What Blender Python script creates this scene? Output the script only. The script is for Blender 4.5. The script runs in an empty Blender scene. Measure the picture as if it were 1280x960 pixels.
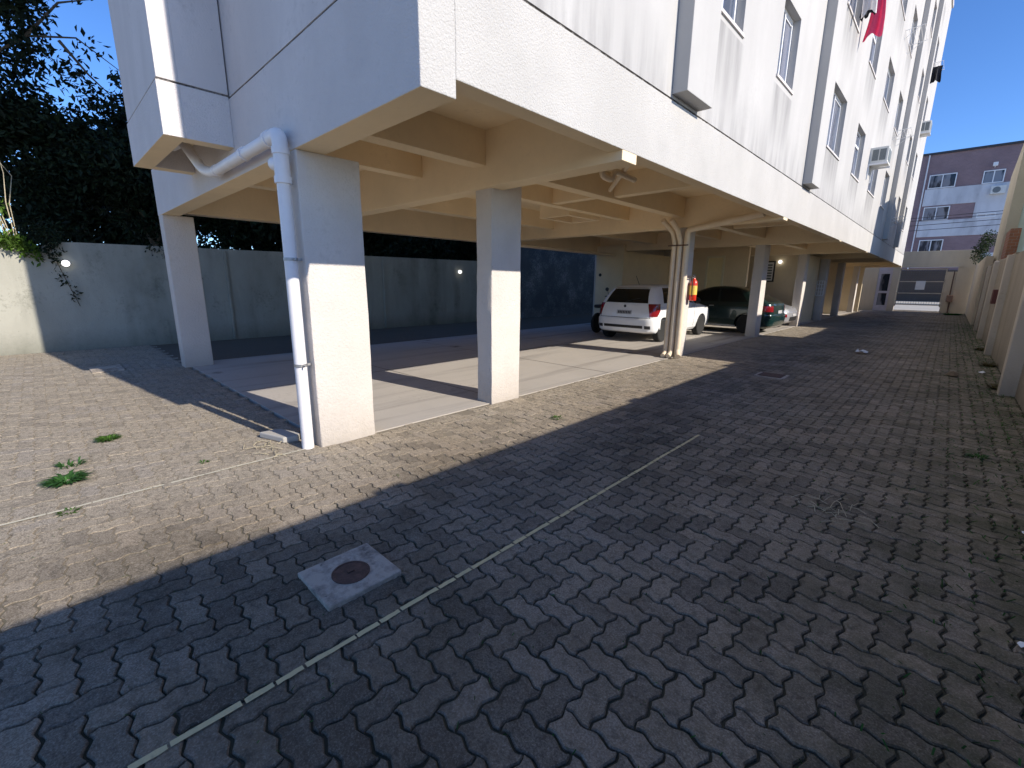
import bpy, bmesh, math, random
import numpy as np
from mathutils import Vector, Matrix, Quaternion
random.seed(7); RNG = np.random.default_rng(11)
R = math.radians
S = bpy.context.scene
C = S.collection

# ------------------------------------------------------------------ camera, sky, sun, exposure
cam_d = bpy.data.cameras.new('camera'); cam = bpy.data.objects.new('camera', cam_d); C.objects.link(cam)
cam_d.sensor_width = 36.0; cam_d.lens = 559.85/1280*36.0; cam_d.clip_start = 0.05; cam_d.clip_end = 600
cam.matrix_world = Matrix(((0.722, -0.159, 0.674, 0), (0.692, 0.153, -0.706, 0), (0.009, 0.975, 0.220, 1.45), (0, 0, 0, 1)))
_q = cam.matrix_world.to_quaternion(); cam.matrix_world = Matrix.Translation((0, 0, 1.45)) @ _q.to_matrix().to_4x4()
S.camera = cam
SUN_EL = R(30.0); SUN_AZ = math.atan2(1.0, 0.14)          # clockwise from +Y
sun_dir = Vector((math.sin(SUN_AZ)*math.cos(SUN_EL), math.cos(SUN_AZ)*math.cos(SUN_EL), math.sin(SUN_EL)))
W = bpy.data.worlds.new('World'); S.world = W; W.use_nodes = True
wn = W.node_tree.nodes; wl = W.node_tree.links
sky = wn.new('ShaderNodeTexSky'); sky.sky_type = 'NISHITA'; sky.sun_disc = False
sky.sun_elevation = SUN_EL; sky.sun_rotation = SUN_AZ; sky.altitude = 200
sky.air_density = 0.7; sky.dust_density = 0.25; sky.ozone_density = 5.0
hs = wn.new('ShaderNodeHueSaturation'); hs.inputs['Saturation'].default_value = 1.12; hs.inputs['Hue'].default_value = 0.505
wl.new(sky.outputs[0], hs.inputs['Color']); wl.new(hs.outputs[0], wn['Background'].inputs[0]); wn['Background'].inputs[1].default_value = 0.11
sd = bpy.data.lights.new('sun', 'SUN'); sd.energy = 2.95; sd.angle = R(0.53); sd.color = (1.0, 0.92, 0.81)
so = bpy.data.objects.new('sun', sd); C.objects.link(so); so.rotation_euler = sun_dir.to_track_quat('Z', 'Y').to_euler(); so.location = (20, 5, 20)
S.view_settings.view_transform = 'Standard'; S.view_settings.look = 'None'
S.view_settings.exposure = 1.15; S.view_settings.gamma = 1.0; S.view_settings.use_curve_mapping = False
S.cycles.max_bounces = 14; S.cycles.diffuse_bounces = 9
S.render.resolution_x = 1024; S.render.resolution_y = 768

# ------------------------------------------------------------------ material helpers
def newmat(name):
    m = bpy.data.materials.new(name); m.use_nodes = True
    nt = m.node_tree; b = nt.nodes['Principled BSDF']
    return m, nt, b
class N:
    """tiny node-graph helper"""
    def __init__(s, nt): s.nt = nt
    def __call__(s, typ, **kw):
        n = s.nt.nodes.new('ShaderNode'+typ)
        ins = kw.pop('ins', {})
        for k, v in kw.items(): setattr(n, k, v)
        for k, v in ins.items():
            if hasattr(v, 'is_output') or isinstance(v, bpy.types.NodeSocket): s.nt.links.new(v, n.inputs[k])
            else: n.inputs[k].default_value = v
        return n
    def ramp(s, fac, stops):
        n = s.nt.nodes.new('ShaderNodeValToRGB'); el = n.color_ramp.elements
        while len(el) < len(stops): el.new(0.5)
        for e, (p, c) in zip(el, stops): e.position = p; e.color = c if len(c) == 4 else (*c, 1)
        s.nt.links.new(fac, n.inputs[0]); return n.outputs[0]
    def mix(s, fac, a, b, mode='MIX'):
        n = s.nt.nodes.new('ShaderNodeMix'); n.data_type = 'RGBA'; n.blend_type = mode
        for sock, v in ((n.inputs[0], fac), (n.inputs[6], a), (n.inputs[7], b)):
            if isinstance(v, bpy.types.NodeSocket): s.nt.links.new(v, sock)
            else: sock.default_value = v if not isinstance(v, tuple) or len(v) == 4 else (*v, 1)
        return n.outputs[2]
    def math(s, op, a, b=0.0, clamp=False):
        n = s.nt.nodes.new('ShaderNodeMath'); n.operation = op; n.use_clamp = clamp
        for i, v in enumerate((a, b)):
            if isinstance(v, bpy.types.NodeSocket): s.nt.links.new(v, n.inputs[i])
            else: n.inputs[i].default_value = v
        return n.outputs[0]
def g(v): return (v, v, v, 1)

def plaster(name, col, dirt=(0.12, 0.11, 0.09), amount=0.35, bump=0.25, grain=120.0, streak=0.0, rough=0.9, low=0.0, blotch=1.3, sp=(0.30, 0.52)):
    """rendered masonry: paint colour, blotchy weathering, rain streaks, fine grain"""
    m, nt, b = newmat(name); n = N(nt)
    pos = n('NewGeometry').outputs['Position']
    big = n('TexNoise', ins={'Vector': pos, 'Scale': blotch, 'Detail': 8.0, 'Roughness': 0.65}).outputs['Fac']
    fine = n('TexNoise', ins={'Vector': pos, 'Scale': 18.0, 'Detail': 6.0, 'Roughness': 0.7}).outputs['Fac']
    c = n.mix(n.ramp(big, [(0.3, g(0)), (0.75, g(1))]), tuple(x*0.88 for x in col), tuple(min(1, x*1.05) for x in col))
    spots = n.ramp(n.math('MULTIPLY', big, fine), [(sp[0], g(0)), (sp[1], g(1))])
    c = n.mix(n.math('MULTIPLY', spots, amount), c, dirt)
    pits = n.ramp(n('TexNoise', ins={'Vector': pos, 'Scale': 34.0, 'Detail': 3.0}).outputs['Fac'], [(0.70, g(0)), (0.78, g(1))])
    c = n.mix(n.math('MULTIPLY', pits, amount*0.9), c, dirt)
    if streak:
        mp = n('Mapping', ins={'Vector': pos, 'Scale': (1.0, 1.0, 0.26)}).outputs[0]
        st = n('TexNoise', ins={'Vector': mp, 'Scale': 1.3, 'Detail': 5.0, 'Roughness': 0.55, 'Distortion': 0.4}).outputs['Fac']
        c = n.mix(n.math('MULTIPLY', n.math('MULTIPLY', n.ramp(st, [(0.42, g(0)), (0.75, g(1))]), n.ramp(big, [(0.35, g(0.25)), (0.65, g(1.2))])), streak), c, dirt)
    if low:
        z = n('SeparateXYZ', ins={0: pos}).outputs[2]
        zz = n.math('ADD', z, n.math('MULTIPLY', fine, 0.35))
        c = n.mix(n.math('MULTIPLY', n.ramp(zz, [(0.12, g(1)), (0.62, g(0))]), low), c, dirt)
    nt.links.new(c, b.inputs['Base Color']); b.inputs['Roughness'].default_value = rough
    b.inputs['Specular IOR Level'].default_value = 0.25
    gr = n('TexNoise', ins={'Vector': pos, 'Scale': grain, 'Detail': 4.0, 'Roughness': 0.6}).outputs['Fac']
    bp = n('Bump', ins={'Height': gr, 'Strength': bump, 'Distance': 0.01}).outputs[0]
    nt.links.new(bp, b.inputs['Normal'])
    return m
def simple(name, col, rough=0.5, metal=0.0, var=0.12, scale=6.0, bump=0.0, coat=0.0, emit=None):
    m, nt, b = newmat(name); n = N(nt)
    pos = n('TexCoord').outputs['Object']
    no = n('TexNoise', ins={'Vector': pos, 'Scale': scale, 'Detail': 6.0, 'Roughness': 0.65}).outputs['Fac']
    c = n.mix(n.ramp(no, [(0.3, g(0)), (0.7, g(1))]), tuple(max(0, x*(1-var)) for x in col), tuple(min(1, x*(1+var)) for x in col))
    nt.links.new(c, b.inputs['Base Color'])
    b.inputs['Metallic'].default_value = metal; b.inputs['Coat Weight'].default_value = coat
    nt.links.new(n('MapRange', ins={0: no, 3: rough*0.85, 4: min(1, rough*1.15)}).outputs[0], b.inputs['Roughness'])
    if bump:
        nt.links.new(n('Bump', ins={'Height': no, 'Strength': bump, 'Distance': 0.01}).outputs[0], b.inputs['Normal'])
    if emit:
        b.inputs['Emission Color'].default_value = (*emit[0], 1); b.inputs['Emission Strength'].default_value = emit[1]
    return m

M = {}
M['stucco'] = plaster('coarse white stucco', (0.49, 0.475, 0.45), bump=0.9, grain=70, amount=0.30, streak=0.14, dirt=(0.2, 0.19, 0.17))
M['upper'] = plaster('smooth off-white paint', (0.46, 0.45, 0.435), bump=0.12, grain=60, amount=0.25, streak=0.40, dirt=(0.27, 0.26, 0.255), blotch=0.8)
M['gable_rough'] = plaster('weathered coarse stucco', (0.64, 0.605, 0.59), bump=0.9, grain=70, amount=0.25, streak=0.12, dirt=(0.2, 0.19, 0.19))  # same stucco as the facade, base colour raised for the shaded gable
M['gable'] = plaster('weathered gable paint', (0.62, 0.585, 0.57), bump=0.25, grain=60, amount=0.35, streak=0.35, dirt=(0.16, 0.15, 0.15), blotch=0.9)  # facade paint again, made lighter because the gable stands in shade
M['cream'] = plaster('cream soffit paint', (0.86, 0.71, 0.48), bump=0.15, grain=60, amount=0.22, streak=0.06, dirt=(0.2, 0.12, 0.06))
M['column'] = plaster('cream column plaster', (0.62, 0.57, 0.52), bump=0.7, grain=50, amount=0.34, streak=0.12, low=0.45, dirt=(0.22, 0.19, 0.15))
M['groove'] = plaster('grimy joint', (0.30, 0.28, 0.26), dirt=(0.045, 0.04, 0.035), amount=1.0, bump=0.4, blotch=2.5, sp=(0.17, 0.27))
M['partition'] = plaster('beige partition paint', (0.80, 0.67, 0.46), amount=0.2, bump=0.1, low=0.2, dirt=(0.15, 0.12, 0.09))
M['perimeter'] = plaster('mossy perimeter render', (0.37, 0.36, 0.305), dirt=(0.06, 0.065, 0.045), amount=0.6, bump=0.4, grain=40, streak=0.7, low=0.5)
M['bluewall'] = plaster('faded blue paint', (0.115, 0.13, 0.145), dirt=(0.40, 0.40, 0.39), amount=0.75, bump=0.2, streak=0.15, low=0.2, blotch=1.1, sp=(0.25, 0.38))  # even dark bluish base with pale blotches
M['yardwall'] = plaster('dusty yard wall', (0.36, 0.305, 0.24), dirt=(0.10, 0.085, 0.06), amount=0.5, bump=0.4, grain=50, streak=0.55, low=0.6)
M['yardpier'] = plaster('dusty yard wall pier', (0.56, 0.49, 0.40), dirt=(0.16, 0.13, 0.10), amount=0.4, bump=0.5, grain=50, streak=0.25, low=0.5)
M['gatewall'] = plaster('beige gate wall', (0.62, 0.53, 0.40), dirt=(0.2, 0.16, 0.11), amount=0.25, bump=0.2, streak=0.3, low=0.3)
M['nbwall'] = plaster('neighbour render', (0.60, 0.54, 0.42), dirt=(0.2, 0.17, 0.13), amount=0.3, bump=0.2, streak=0.2)
M['nbgreen'] = plaster('pale green render', (0.40, 0.52, 0.47), dirt=(0.18, 0.2, 0.17), amount=0.4, bump=0.2, streak=0.3)
M['bandwhite'] = plaster('dirty white band', (0.66, 0.66, 0.68), dirt=(0.16, 0.16, 0.18), amount=0.6, bump=0.2, streak=0.6, blotch=0.5)
M['slab'] = plaster('trowelled concrete floor', (0.44, 0.405, 0.36), dirt=(0.17, 0.15, 0.13), amount=0.6, bump=0.2, grain=90, rough=0.8, blotch=0.9)
M['yardground'] = plaster('dusty pale yard ground', (0.42, 0.37, 0.30), dirt=(0.15, 0.13, 0.09), amount=0.35, bump=0.4)
M['background'] = plaster('dark packed earth', (0.13, 0.11, 0.085), dirt=(0.05, 0.045, 0.03), amount=0.6, bump=0.6)
def floor_stains(m):
    nt = m.node_tree; n = N(nt); b = nt.nodes['Principled BSDF']; pos = n('NewGeometry').outputs['Position']
    old = b.inputs['Base Color'].links[0].from_socket
    # tyre tracks drawn along the bays, and oil drips
    mp = n('Mapping', ins={'Vector': pos, 'Scale': (1.6, .10, 1)}).outputs[0]
    tr = n('TexNoise', ins={'Vector': mp, 'Scale': 2.0, 'Detail': 5.0, 'Roughness': .6, 'Distortion': .3}).outputs['Fac']
    c = n.mix(n.ramp(tr, [(.52, g(0)), (.70, g(.45))]), old, (0.13, 0.12, 0.11))
    v = n('TexVoronoi', ins={'Vector': n('Mapping', ins={'Vector': pos, 'Scale': (.9, .9, .9)}).outputs[0], 'Scale': 1.0}); v.inputs['Randomness'].default_value = 1
    wob = n('TexNoise', ins={'Vector': pos, 'Scale': 9.0, 'Detail': 4.0}).outputs['Fac']
    d = n.math('ADD', v.outputs['Distance'], n.math('MULTIPLY', wob, .22))
    c = n.mix(n.ramp(d, [(.16, g(.75)), (.26, g(0))]), c, (0.07, 0.062, 0.055))
    nt.links.new(c, b.inputs['Base Color'])
floor_stains(M['slab'])
M['soil'] = plaster('dark soil', (0.075, 0.066, 0.05), dirt=(0.03, 0.035, 0.015), amount=0.6, bump=0.8, grain=60)
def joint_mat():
    m, nt, b = newmat('joint filling, sand turning to mossy soil'); n = N(nt)  # sand and moss split along the shadow edge, shade painted into the colour
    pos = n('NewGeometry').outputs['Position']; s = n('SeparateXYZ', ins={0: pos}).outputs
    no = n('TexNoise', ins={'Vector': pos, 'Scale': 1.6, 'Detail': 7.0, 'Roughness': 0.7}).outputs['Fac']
    f = n('MapRange', ins={0: n.math('ADD', s[0], n.math('MULTIPLY', no, 1.6)), 1: -2.6, 2: -1.4}).outputs[0]  # pale sand to dark moss along the shadow edge, shade painted in
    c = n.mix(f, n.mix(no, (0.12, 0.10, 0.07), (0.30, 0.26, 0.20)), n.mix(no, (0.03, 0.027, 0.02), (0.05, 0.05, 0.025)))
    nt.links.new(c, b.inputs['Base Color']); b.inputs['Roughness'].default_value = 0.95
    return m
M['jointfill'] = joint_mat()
M['concrete'] = plaster('old concrete', (0.50, 0.425, 0.34), dirt=(0.10, 0.085, 0.07), amount=0.85, bump=0.6, grain=60, blotch=3.2, sp=(0.20, 0.36))
M['asphalt'] = plaster('asphalt', (0.05, 0.05, 0.05), amount=0.3, bump=0.5, grain=80)
M['sidewalk'] = plaster('pale pavement', (0.42, 0.40, 0.36), amount=0.3, bump=0.2)
M['pvc'] = simple('painted pvc', (0.74, 0.72, 0.72), 0.45, var=0.06, scale=4)
M['pvc_cream'] = simple('cream painted pvc', (0.72, 0.60, 0.44), 0.5, var=0.08, scale=4)
M['white_al'] = simple('white aluminium', (0.78, 0.78, 0.78), 0.4, var=0.05)
M['steel'] = simple('galvanised steel', (0.38, 0.38, 0.38), 0.45, 0.7)
M['dark_metal'] = simple('dark steel', (0.05, 0.05, 0.055), 0.5, 0.3)
M['rust'] = simple('rusty iron', (0.10, 0.055, 0.04), 0.85, 0.1, var=0.5, scale=30, bump=0.6)
M['rubber'] = simple('tyre rubber', (0.02, 0.02, 0.02), 0.85)
M['alloy'] = simple('alloy rim', (0.50, 0.50, 0.52), 0.35, 0.8, var=0.05)
M['black'] = simple('black plastic', (0.015, 0.015, 0.016), 0.5)
M['carglass'] = simple('tinted car glass', (0.008, 0.010, 0.010), 0.06, var=0.05)
M['car_white'] = simple('white car paint', (0.80, 0.81, 0.82), 0.3, coat=0.6, var=0.02)
M['car_green'] = simple('dark green car paint', (0.008, 0.035, 0.034), 0.25, 0.2, coat=0.8, var=0.05)
M['car_silver'] = simple('silver car paint', (0.50, 0.51, 0.55), 0.3, 0.5, coat=0.6, var=0.03)
M['taillight'] = simple('red tail light', (0.22, 0.008, 0.014), 0.15, coat=0.6, var=0.25, scale=25)
M['lampglass'] = simple('clear lamp lens', (0.62, 0.64, 0.66), 0.12, 0.3, coat=0.5, var=0.3, scale=30)
M['plate'] = simple('grey number plate', (0.42, 0.42, 0.43), 0.5, var=0.05)
M['plate_ink'] = simple('plate ink', (0.03, 0.03, 0.035), 0.6)
M['chrome'] = simple('chrome', (0.6, 0.6, 0.6), 0.15, 1.0, var=0.05)
M['red_ext'] = simple('fire red enamel', (0.62, 0.035, 0.015), 0.3, coat=0.5, var=0.08)
M['yellow_lbl'] = simple('yellow label', (0.78, 0.55, 0.10), 0.5, var=0.15, scale=40)
M['paper'] = simple('white paper', (0.75, 0.75, 0.74), 0.7, var=0.06)
M['print'] = simple('grey print', (0.10, 0.12, 0.12), 0.7, var=0.3, scale=40)
M['wood_cream'] = simple('cream painted door', (0.82, 0.70, 0.40), 0.45, var=0.05)
M['doorframe'] = simple('door frame paint', (0.72, 0.66, 0.48), 0.5, var=0.05)
M['towel'] = simple('pink towel cloth', (0.66, 0.07, 0.16), 0.95, var=0.15, scale=25, bump=0.3)
M['cloth_w'] = simple('white cloth', (0.80, 0.78, 0.78), 0.95, var=0.05, bump=0.2)
M['cloth_k'] = simple('black cloth', (0.015, 0.016, 0.022), 0.95, var=0.2, bump=0.2)
M['ac_white'] = simple('air conditioner casing', (0.66, 0.66, 0.62), 0.5, var=0.08)
M['ac_grille'] = simple('air conditioner grille', (0.16, 0.18, 0.18), 0.5, var=0.25, scale=60)
M['lamp_on'] = simple('lit lamp glass', (0.9, 0.9, 0.9), 0.3, emit=((1.0, 0.97, 0.9), 1.2))
M['yellow_line'] = plaster('worn yellow paint', (0.66, 0.54, 0.29), dirt=(0.13, 0.11, 0.085), amount=0.6, bump=0.3, blotch=9)
M['white_line'] = plaster('worn cream paint', (0.58, 0.54, 0.42), dirt=(0.30, 0.27, 0.22), amount=0.7, bump=0.3, blotch=9)
M['terracotta'] = simple('terracotta tile', (0.30, 0.11, 0.06), 0.8, var=0.3, scale=8, bump=0.4)
M['trunk'] = simple('bark', (0.10, 0.075, 0.05), 0.95, var=0.4, scale=12, bump=0.8)
M['drystem'] = simple('pale dry stems', (0.42, 0.36, 0.24), 0.9, var=0.25, scale=20)
M['leafdry'] = simple('dry leaf', (0.13, 0.09, 0.05), 0.9, var=0.4, scale=40)

def window_glass(name, base, curtain):
    m, nt, b = newmat(name); n = N(nt)
    pos = n('NewGeometry').outputs['Position']
    mp = n('Mapping', ins={'Vector': pos, 'Scale': (1.0, 1.4, 0.25)}).outputs[0]
    no = n('TexNoise', ins={'Vector': mp, 'Scale': 2.2, 'Detail': 3.0}).outputs['Fac']
    c = n.mix(n.ramp(no, [(0.46, g(0)), (0.56, g(1))]), base, curtain)
    nt.links.new(c, b.inputs['Base Color']); b.inputs['Roughness'].default_value = 0.08
    b.inputs['Specular IOR Level'].default_value = 0.6
    return m
M['glass'] = window_glass('window glass', (0.07, 0.085, 0.12), (0.20, 0.21, 0.26))
M['glassfar'] = window_glass('far window glass', (0.015, 0.02, 0.03), (0.22, 0.22, 0.24))

def brickmat(name, c1, c2, mortar, scale, swap):
    m, nt, b = newmat(name); n = N(nt)
    pos = n('NewGeometry').outputs['Position']
    s = n('SeparateXYZ', ins={0: pos}).outputs
    v = n('CombineXYZ', ins={0: s[1 if swap else 0], 1: s[2], 2: 0.0}).outputs[0]
    br = n('TexBrick', ins={'Vector': v, 'Color1': (*c1, 1), 'Color2': (*c2, 1), 'Mortar': (*mortar, 1), 'Scale': scale, 'Mortar Size': 0.015, 'Bias': 0.0})
    no = n('TexNoise', ins={'Vector': pos, 'Scale': 0.7, 'Detail': 6.0}).outputs['Fac']
    c = n.mix(n.ramp(no, [(0.35, g(0)), (0.7, g(0.5))]), br.outputs[0], tuple(x*0.6 for x in c1))
    nt.links.new(c, b.inputs['Base Color']); b.inputs['Roughness'].default_value = 0.9
    return m
M['farbrick'] = brickmat('mauve facing brick', (0.30, 0.20, 0.205), (0.26, 0.175, 0.18), (0.30, 0.24, 0.24), 2.2, False)
M['redbrick'] = brickmat('bare red brick', (0.36, 0.15, 0.08), (0.28, 0.12, 0.07), (0.32, 0.28, 0.24), 2.5, False)

def slats_mat(name, col, scale):
    m, nt, b = newmat(name); n = N(nt)
    pos = n('NewGeometry').outputs['Position']; z = n('SeparateXYZ', ins={0: pos}).outputs[2]
    f = n.math('FRACT', n.math('MULTIPLY', z, scale))
    no = n('TexNoise', ins={'Vector': pos, 'Scale': 1.4, 'Detail': 5.0}).outputs['Fac']
    c = n.mix(no, tuple(x*0.6 for x in col), tuple(x*1.4 for x in col))
    c = n.mix(n.ramp(f, [(0.0, g(1)), (0.12, g(0))]), c, (0.01, 0.008, 0.006))
    nt.links.new(c, b.inputs['Base Color']); b.inputs['Roughness'].default_value = 0.6
    return m
M['shutter'] = slats_mat('brown slatted shutter', (0.075, 0.05, 0.035), 6.0)

def paver_mat():
    m, nt, b = newmat('interlocking pavers'); n = N(nt)
    geo = n('NewGeometry'); pos = geo.outputs['Position']; rnd = geo.outputs['Random Per Island']
    s = n('SeparateXYZ', ins={0: pos}).outputs
    c = n.ramp(rnd, [(0.0, (0.42, 0.365, 0.285)), (0.35, (0.51, 0.445, 0.345)), (0.7, (0.55, 0.475, 0.365)), (0.9, (0.48, 0.43, 0.36)), (1.0, (0.59, 0.51, 0.39))])
    speck = n('TexNoise', ins={'Vector': pos, 'Scale': 130.0, 'Detail': 5.0, 'Roughness': 0.85}).outputs['Fac']
    c = n.mix(n.ramp(speck, [(0.42, g(0.8)), (0.60, g(0))]), c, (0.09, 0.074, 0.058))
    mot = n('TexNoise', ins={'Vector': pos, 'Scale': 24.0, 'Detail': 7.0, 'Roughness': 0.75}).outputs['Fac']
    c = n.mix(n.ramp(mot, [(0.30, g(0.6)), (0.52, g(0))]), c, (0.13, 0.112, 0.09))
    c = n.mix(n.ramp(mot, [(0.55, g(0)), (0.75, g(0.4))]), c, (0.60, 0.54, 0.45))
    # grime, with driveway shade painted in as darker tone; greener by the yard wall
    big = n('TexNoise', ins={'Vector': pos, 'Scale': 0.75, 'Detail': 8.0, 'Roughness': 0.62}).outputs['Fac']
    med = n('TexNoise', ins={'Vector': pos, 'Scale': 5.0, 'Detail': 6.0, 'Roughness': 0.7}).outputs['Fac']
    gr = n.ramp(n.math('ADD', n.math('MULTIPLY', big, 0.6), n.math('MULTIPLY', med, 0.4)), [(0.30, g(0.25)), (0.46, g(0.55)), (0.62, g(0.85))])
    drive = n('MapRange', ins={0: n.math('ADD', s[0], n.math('MULTIPLY', big, 1.2)), 1: -3.2, 2: -1.7, 3: 0.08, 4: 0.93}).outputs[0]  # follows the shadow edge: pale sunlit side, dark shaded driveway
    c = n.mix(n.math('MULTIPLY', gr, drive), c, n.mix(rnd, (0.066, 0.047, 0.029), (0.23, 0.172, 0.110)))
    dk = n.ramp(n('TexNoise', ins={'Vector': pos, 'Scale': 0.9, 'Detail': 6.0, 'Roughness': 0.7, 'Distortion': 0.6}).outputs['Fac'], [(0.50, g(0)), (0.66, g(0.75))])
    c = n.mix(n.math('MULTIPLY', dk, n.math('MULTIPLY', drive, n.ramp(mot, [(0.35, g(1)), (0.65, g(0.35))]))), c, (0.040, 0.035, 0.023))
    mossx = n('MapRange', ins={0: n.math('ADD', s[0], n.math('MULTIPLY', big, 1.4)), 1: 0.1, 2: 1.4}).outputs[0]
    moss = n.math('MULTIPLY', mossx, n.ramp(med, [(0.38, g(0)), (0.62, g(1))]))
    c = n.mix(n.math('MULTIPLY', moss, 0.8), c, (0.060, 0.068, 0.030))
    c = n.mix(n.ramp(mot, [(0.32, g(0.5)), (0.48, g(0))]), c, (0.06, 0.049, 0.036))
    c = n.mix(n.ramp(speck, [(0.56, g(0)), (0.72, g(0.65))]), c, (0.40, 0.35, 0.29))
    nt.links.new(c, b.inputs['Base Color'])
    b.inputs['Roughness'].default_value = 0.9; b.inputs['Specular IOR Level'].default_value = 0.25
    b1 = n('Bump', ins={'Height': speck, 'Strength': 0.55, 'Distance': 0.006}).outputs[0]
    b1 = n('Bump', ins={'Height': mot, 'Strength': 0.5, 'Distance': 0.008, 'Normal': b1}).outputs[0]
    nt.links.new(n('Bump', ins={'Height': med, 'Strength': 0.35, 'Distance': 0.02, 'Normal': b1}).outputs[0], b.inputs['Normal'])
    return m
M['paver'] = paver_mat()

def clothmat(name, col):
    m, nt, b = newmat(name); n = N(nt)
    no = n('TexNoise', ins={'Vector': n('TexCoord').outputs['Object'], 'Scale': 30.0, 'Detail': 4.0}).outputs['Fac']
    c = n.mix(no, tuple(x*.85 for x in col), tuple(min(1, x*1.1) for x in col))
    nt.links.new(c, b.inputs['Base Color']); b.inputs['Roughness'].default_value = 0.95
    tr = n('BsdfTranslucent', ins={'Color': c})
    nt.links.new(n('MixShader', ins={0: 0.5, 1: b.outputs[0], 2: tr.outputs[0]}).outputs[0], nt.nodes['Material Output'].inputs[0])
    return m
M['towel'] = clothmat('pink towel cloth', (0.86, 0.15, 0.30)); M['cloth_w'] = clothmat('white cloth', (0.82, 0.80, 0.80))
def leafmat(name, col, var=0.5, trans=0.35):
    m, nt, b = newmat(name); n = N(nt)
    geo = n('NewGeometry'); rnd = geo.outputs['Random Per Island']
    c = n.ramp(rnd, [(0, tuple(x*(1-var) for x in col)), (0.6, col), (1, tuple(x*(1+var) for x in col))])
    nt.links.new(c, b.inputs['Base Color']); b.inputs['Roughness'].default_value = 0.65; b.inputs['Specular IOR Level'].default_value = 0.2
    tr = n('BsdfTranslucent', ins={'Color': n.mix(1.0, c, (0.9, 1.0, 0.35), 'MULTIPLY')})
    mx = n('MixShader', ins={0: trans, 1: b.outputs[0], 2: tr.outputs[0]})
    nt.links.new(mx.outputs[0], nt.nodes['Material Output'].inputs[0])
    return m
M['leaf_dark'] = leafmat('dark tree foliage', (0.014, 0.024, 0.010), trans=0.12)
M['leaf_mid'] = leafmat('mid tree foliage', (0.032, 0.052, 0.020), trans=0.2)
M['leaf_vine'] = leafmat('bright vine leaves', (0.075, 0.14, 0.02))
M['grass'] = leafmat('weed blades', (0.070, 0.15, 0.025))
M['drygrass'] = leafmat('dry grass', (0.13, 0.105, 0.05))
M['grass_dark'] = leafmat('weed leaves', (0.045, 0.125, 0.03))

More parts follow.
